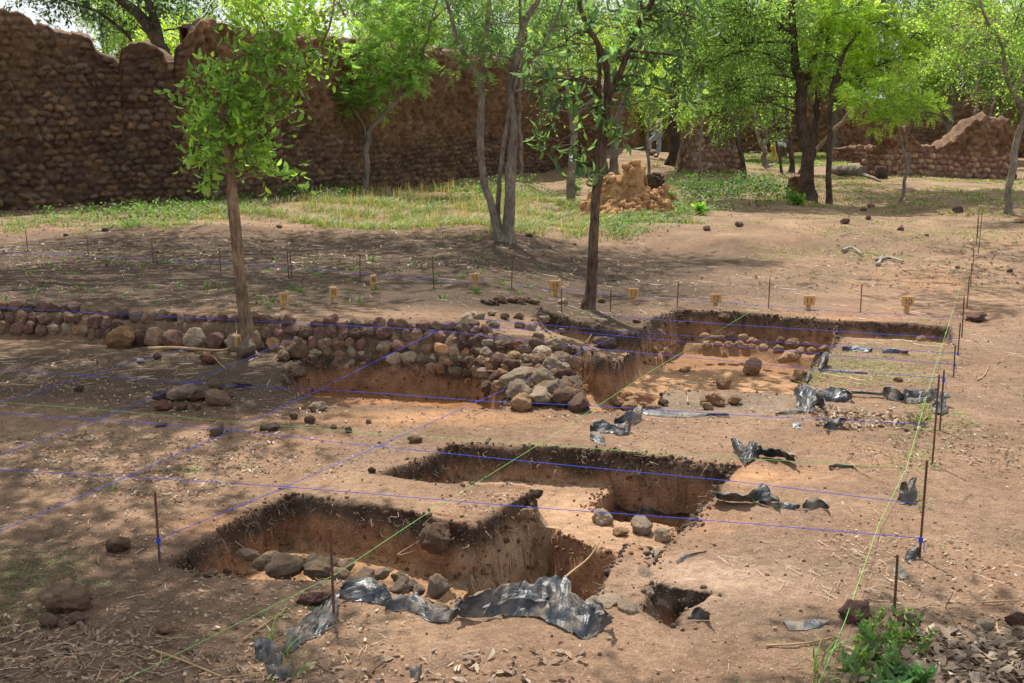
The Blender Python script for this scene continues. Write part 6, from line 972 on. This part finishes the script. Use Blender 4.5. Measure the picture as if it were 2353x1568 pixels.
# ---------------------------------------------------------------- people
def skin_mesh(name, V, Ed, Rd, mats, parent, root_i=0, sub=2):
    me = bpy.data.meshes.new(name); me.from_pydata([tuple(v) for v in V], Ed, []); o = bpy.data.objects.new(name, me); COL.objects.link(o); o.parent = parent; md = o.modifiers.new('Skin', 'SKIN'); md.use_smooth_shade = True
    for i, r in enumerate(Rd): me.skin_vertices[0].data[i].radius = (r, r) if np.isscalar(r) else r; me.skin_vertices[0].data[i].use_root = (i == root_i)
    s = o.modifiers.new('Sub', 'SUBSURF'); s.levels = s.render_levels = sub; me.materials.append(mats); return o
SKIN = plain('dark_skin', (.07, .035, .022), .55, 0, .4, .1); CL = {k: plain('cloth_'+k, c, .9, 0, .1, .12, 25) for k, c in {'beige': (.62, .54, .36), 'grey': (.30, .33, .40), 'yellow': (.62, .48, .10), 'pale': (.42, .47, .52), 'shoe': (.12, .09, .07), 'hair': (.012, .01, .009), 'green': (.02, .16, .09)}.items()}
def person(base, rz, J, label, shirt, trous, stripe=False):
    """J: joint positions in the person's own frame, metres"""
    b = hit(*base); root = empty('person', b, label, 'person'); root.rotation_euler = (0, 0, rz); V, E_, Rr = [], [], []
    def add(p, r, par=None): V.append(np.array(p, float)); Rr.append(r); (E_.append((par, len(V)-1)) if par is not None else None); return len(V)-1
    pel = add(J['pelvis'], (.145, .11)); wai = add(J['waist'], (.13, .10), pel); ch = add(J['chest'], (.165, .115), wai); nk = add(J['neck'], .052, ch); hd0 = add((np.array(J['neck'])*.45+np.array(J['head'])*.55), .075, nk); hd = add(J['head'], (.082, .098), hd0); up = unit(np.array(J['head'])-np.array(J['neck'])); hd2 = add(np.array(J['head'])+up*.07, (.07, .08), hd)
    for s in ('l', 'r'):
        sh = add(J['sh_'+s], .058, ch); el = add(J['el_'+s], .042, sh); wr = add(J['wr_'+s], .027, el); d = unit(np.array(J['wr_'+s])-np.array(J['el_'+s])); pa = add(np.array(J['wr_'+s])+d*.06, (.036, .018), wr); q = np.cross(d, [0, 0, 1.]); q = unit(q) if np.linalg.norm(q) > .2 else np.array([0, 1., 0]); n_ = np.cross(q, d)
        for k in range(4):
            f = pa
            for j, l in enumerate((.03, .025, .02)): f = add(np.array(V[pa])+q*(k-1.5)*.019+d*(.03+.027*j)*(1-.08*abs(k-1.4))+n_*(-.006*j*j), .0095-.001*j, f)
        t1 = add(np.array(V[wr])+d*.03+q*.04, .011, wr); add(np.array(V[wr])+d*.06+q*.055, .009, t1)
        hp = add(J['hip_'+s], .085, pel); kn = add(J['kn_'+s], .056, hp); an = add(J['an_'+s], .036, kn); toe = np.array(J['an_'+s])+np.array(J.get('toe_'+s, (0, -.15, -.05))); add(toe, (.035, .025), an)
    skin_mesh('body', V, E_, Rr, SKIN, root)
    A = lambda k: np.array(J[k], float)
    V = [A('pelvis'), A('waist'), A('chest'), A('neck')*.6+A('chest')*.4]; E_ = [(0, 1), (1, 2), (2, 3)]; Rr = [(.175, .145), (.16, .13), (.19, .14), .08]
    for s in ('l', 'r'): i = len(V); V += [A('sh_'+s), A('sh_'+s)*.35+A('el_'+s)*.65]; E_ += [(2, i), (i, i+1)]; Rr += [.082, .072]
    skin_mesh('shirt', V, E_, Rr, CL[shirt], root)
    V = [A('pelvis')+[0, 0, .02]]; E_ = []; Rr = [(.165, .135)]
    for s in ('l', 'r'): i = len(V); V += [A('hip_'+s), A('kn_'+s), A('an_'+s)*.9+A('kn_'+s)*.1]; E_ += [(0, i), (i, i+1), (i+1, i+2)]; Rr += [.112, .085, .07]
    skin_mesh('trousers', V, E_, Rr, CL[trous], root)
    for s in ('l', 'r'): t = np.array(J.get('toe_'+s, (0, -.15, -.05))); skin_mesh('shoe', [A('an_'+s)+[0, 0, -.03], A('an_'+s)+t*.5+[0, 0, -.02], A('an_'+s)+t*1.1], [(0, 1), (1, 2)], [.05, .046, .036], CL['shoe'], root)
    hv = stone_geo(900, ang=.1, rgh=.05); hc = A('head')+up*.045; h_ = mesh('hair', hv*[.088, .098, .085]+hc-unit(A('face'))*.018, [ICOF], CL['hair'], root)
    fc = unit(A('face')); sd_ = unit(np.cross(fc, up)); fm = MB(); c0 = A('head')+fc*.088
    for k in (-1, 1): fm.add(ICO2*.011+c0+up*.02+sd_*k*.03-fc*.008, ICO2F)
    fm.build('eyes', plain('eye_white', (.6, .58, .55)), root)
    nm = MB(); nm.add(ICO2*[.014, .014, .022]+c0-up*.012+fc*.004, ICO2F); nm.add(ICO2*[.026, .012, .009]+c0-up*.048-fc*.006, ICO2F); [nm.add(ICO2*[.012, .02, .03]+A('head')+sd_*k*.086+up*.0, ICO2F) for k in (-1, 1)]; nm.build('face', SKIN, root)
    return root
person((1511, 362), 0, dict(pelvis=(0, 0, .93), waist=(.02, 0, 1.08), chest=(.04, 0, 1.30), neck=(.03, 0, 1.47), head=(.01, 0, 1.60), face=(-1, -.2, 0), sh_l=(.03, -.19, 1.41), sh_r=(.05, .19, 1.41), el_l=(-.02, -.25, 1.14), el_r=(-.05, .24, 1.15), wr_l=(-.22, -.18, 1.02), wr_r=(-.25, .15, 1.05), hip_l=(0, -.09, .90), hip_r=(0, .09, .90), kn_l=(-.33, -.08, .62), kn_r=(.04, .10, .48), an_l=(-.33, -.08, .26), an_r=(.02, .10, .08), toe_l=(-.15, 0, -.04), toe_r=(-.15, 0, -.04)),
       'person in beige shirt and grey trousers stepping up the slope to the left', 'beige', 'grey')
person((1780, 378), 0, dict(pelvis=(-.08, 0, .88), waist=(.04, 0, .98), chest=(.25, -.02, 1.02), neck=(.42, -.03, .95), head=(.50, -.04, .84), face=(.5, -.1, -1), sh_l=(.36, -.19, .96), sh_r=(.36, .16, .98), el_l=(.46, -.2, .72), el_r=(.42, .16, .72), wr_l=(.33, -.2, .50), wr_r=(.34, .12, .50), hip_l=(-.06, -.1, .84), hip_r=(-.06, .1, .84), kn_l=(.06, -.12, .46), kn_r=(-.10, .13, .46), an_l=(.14, -.12, .08), an_r=(-.10, .13, .08), toe_l=(.15, 0, -.04), toe_r=(.15, 0, -.04)),
       'person bent double in pale shirt and yellow trousers before the orange wall', 'pale', 'yellow')
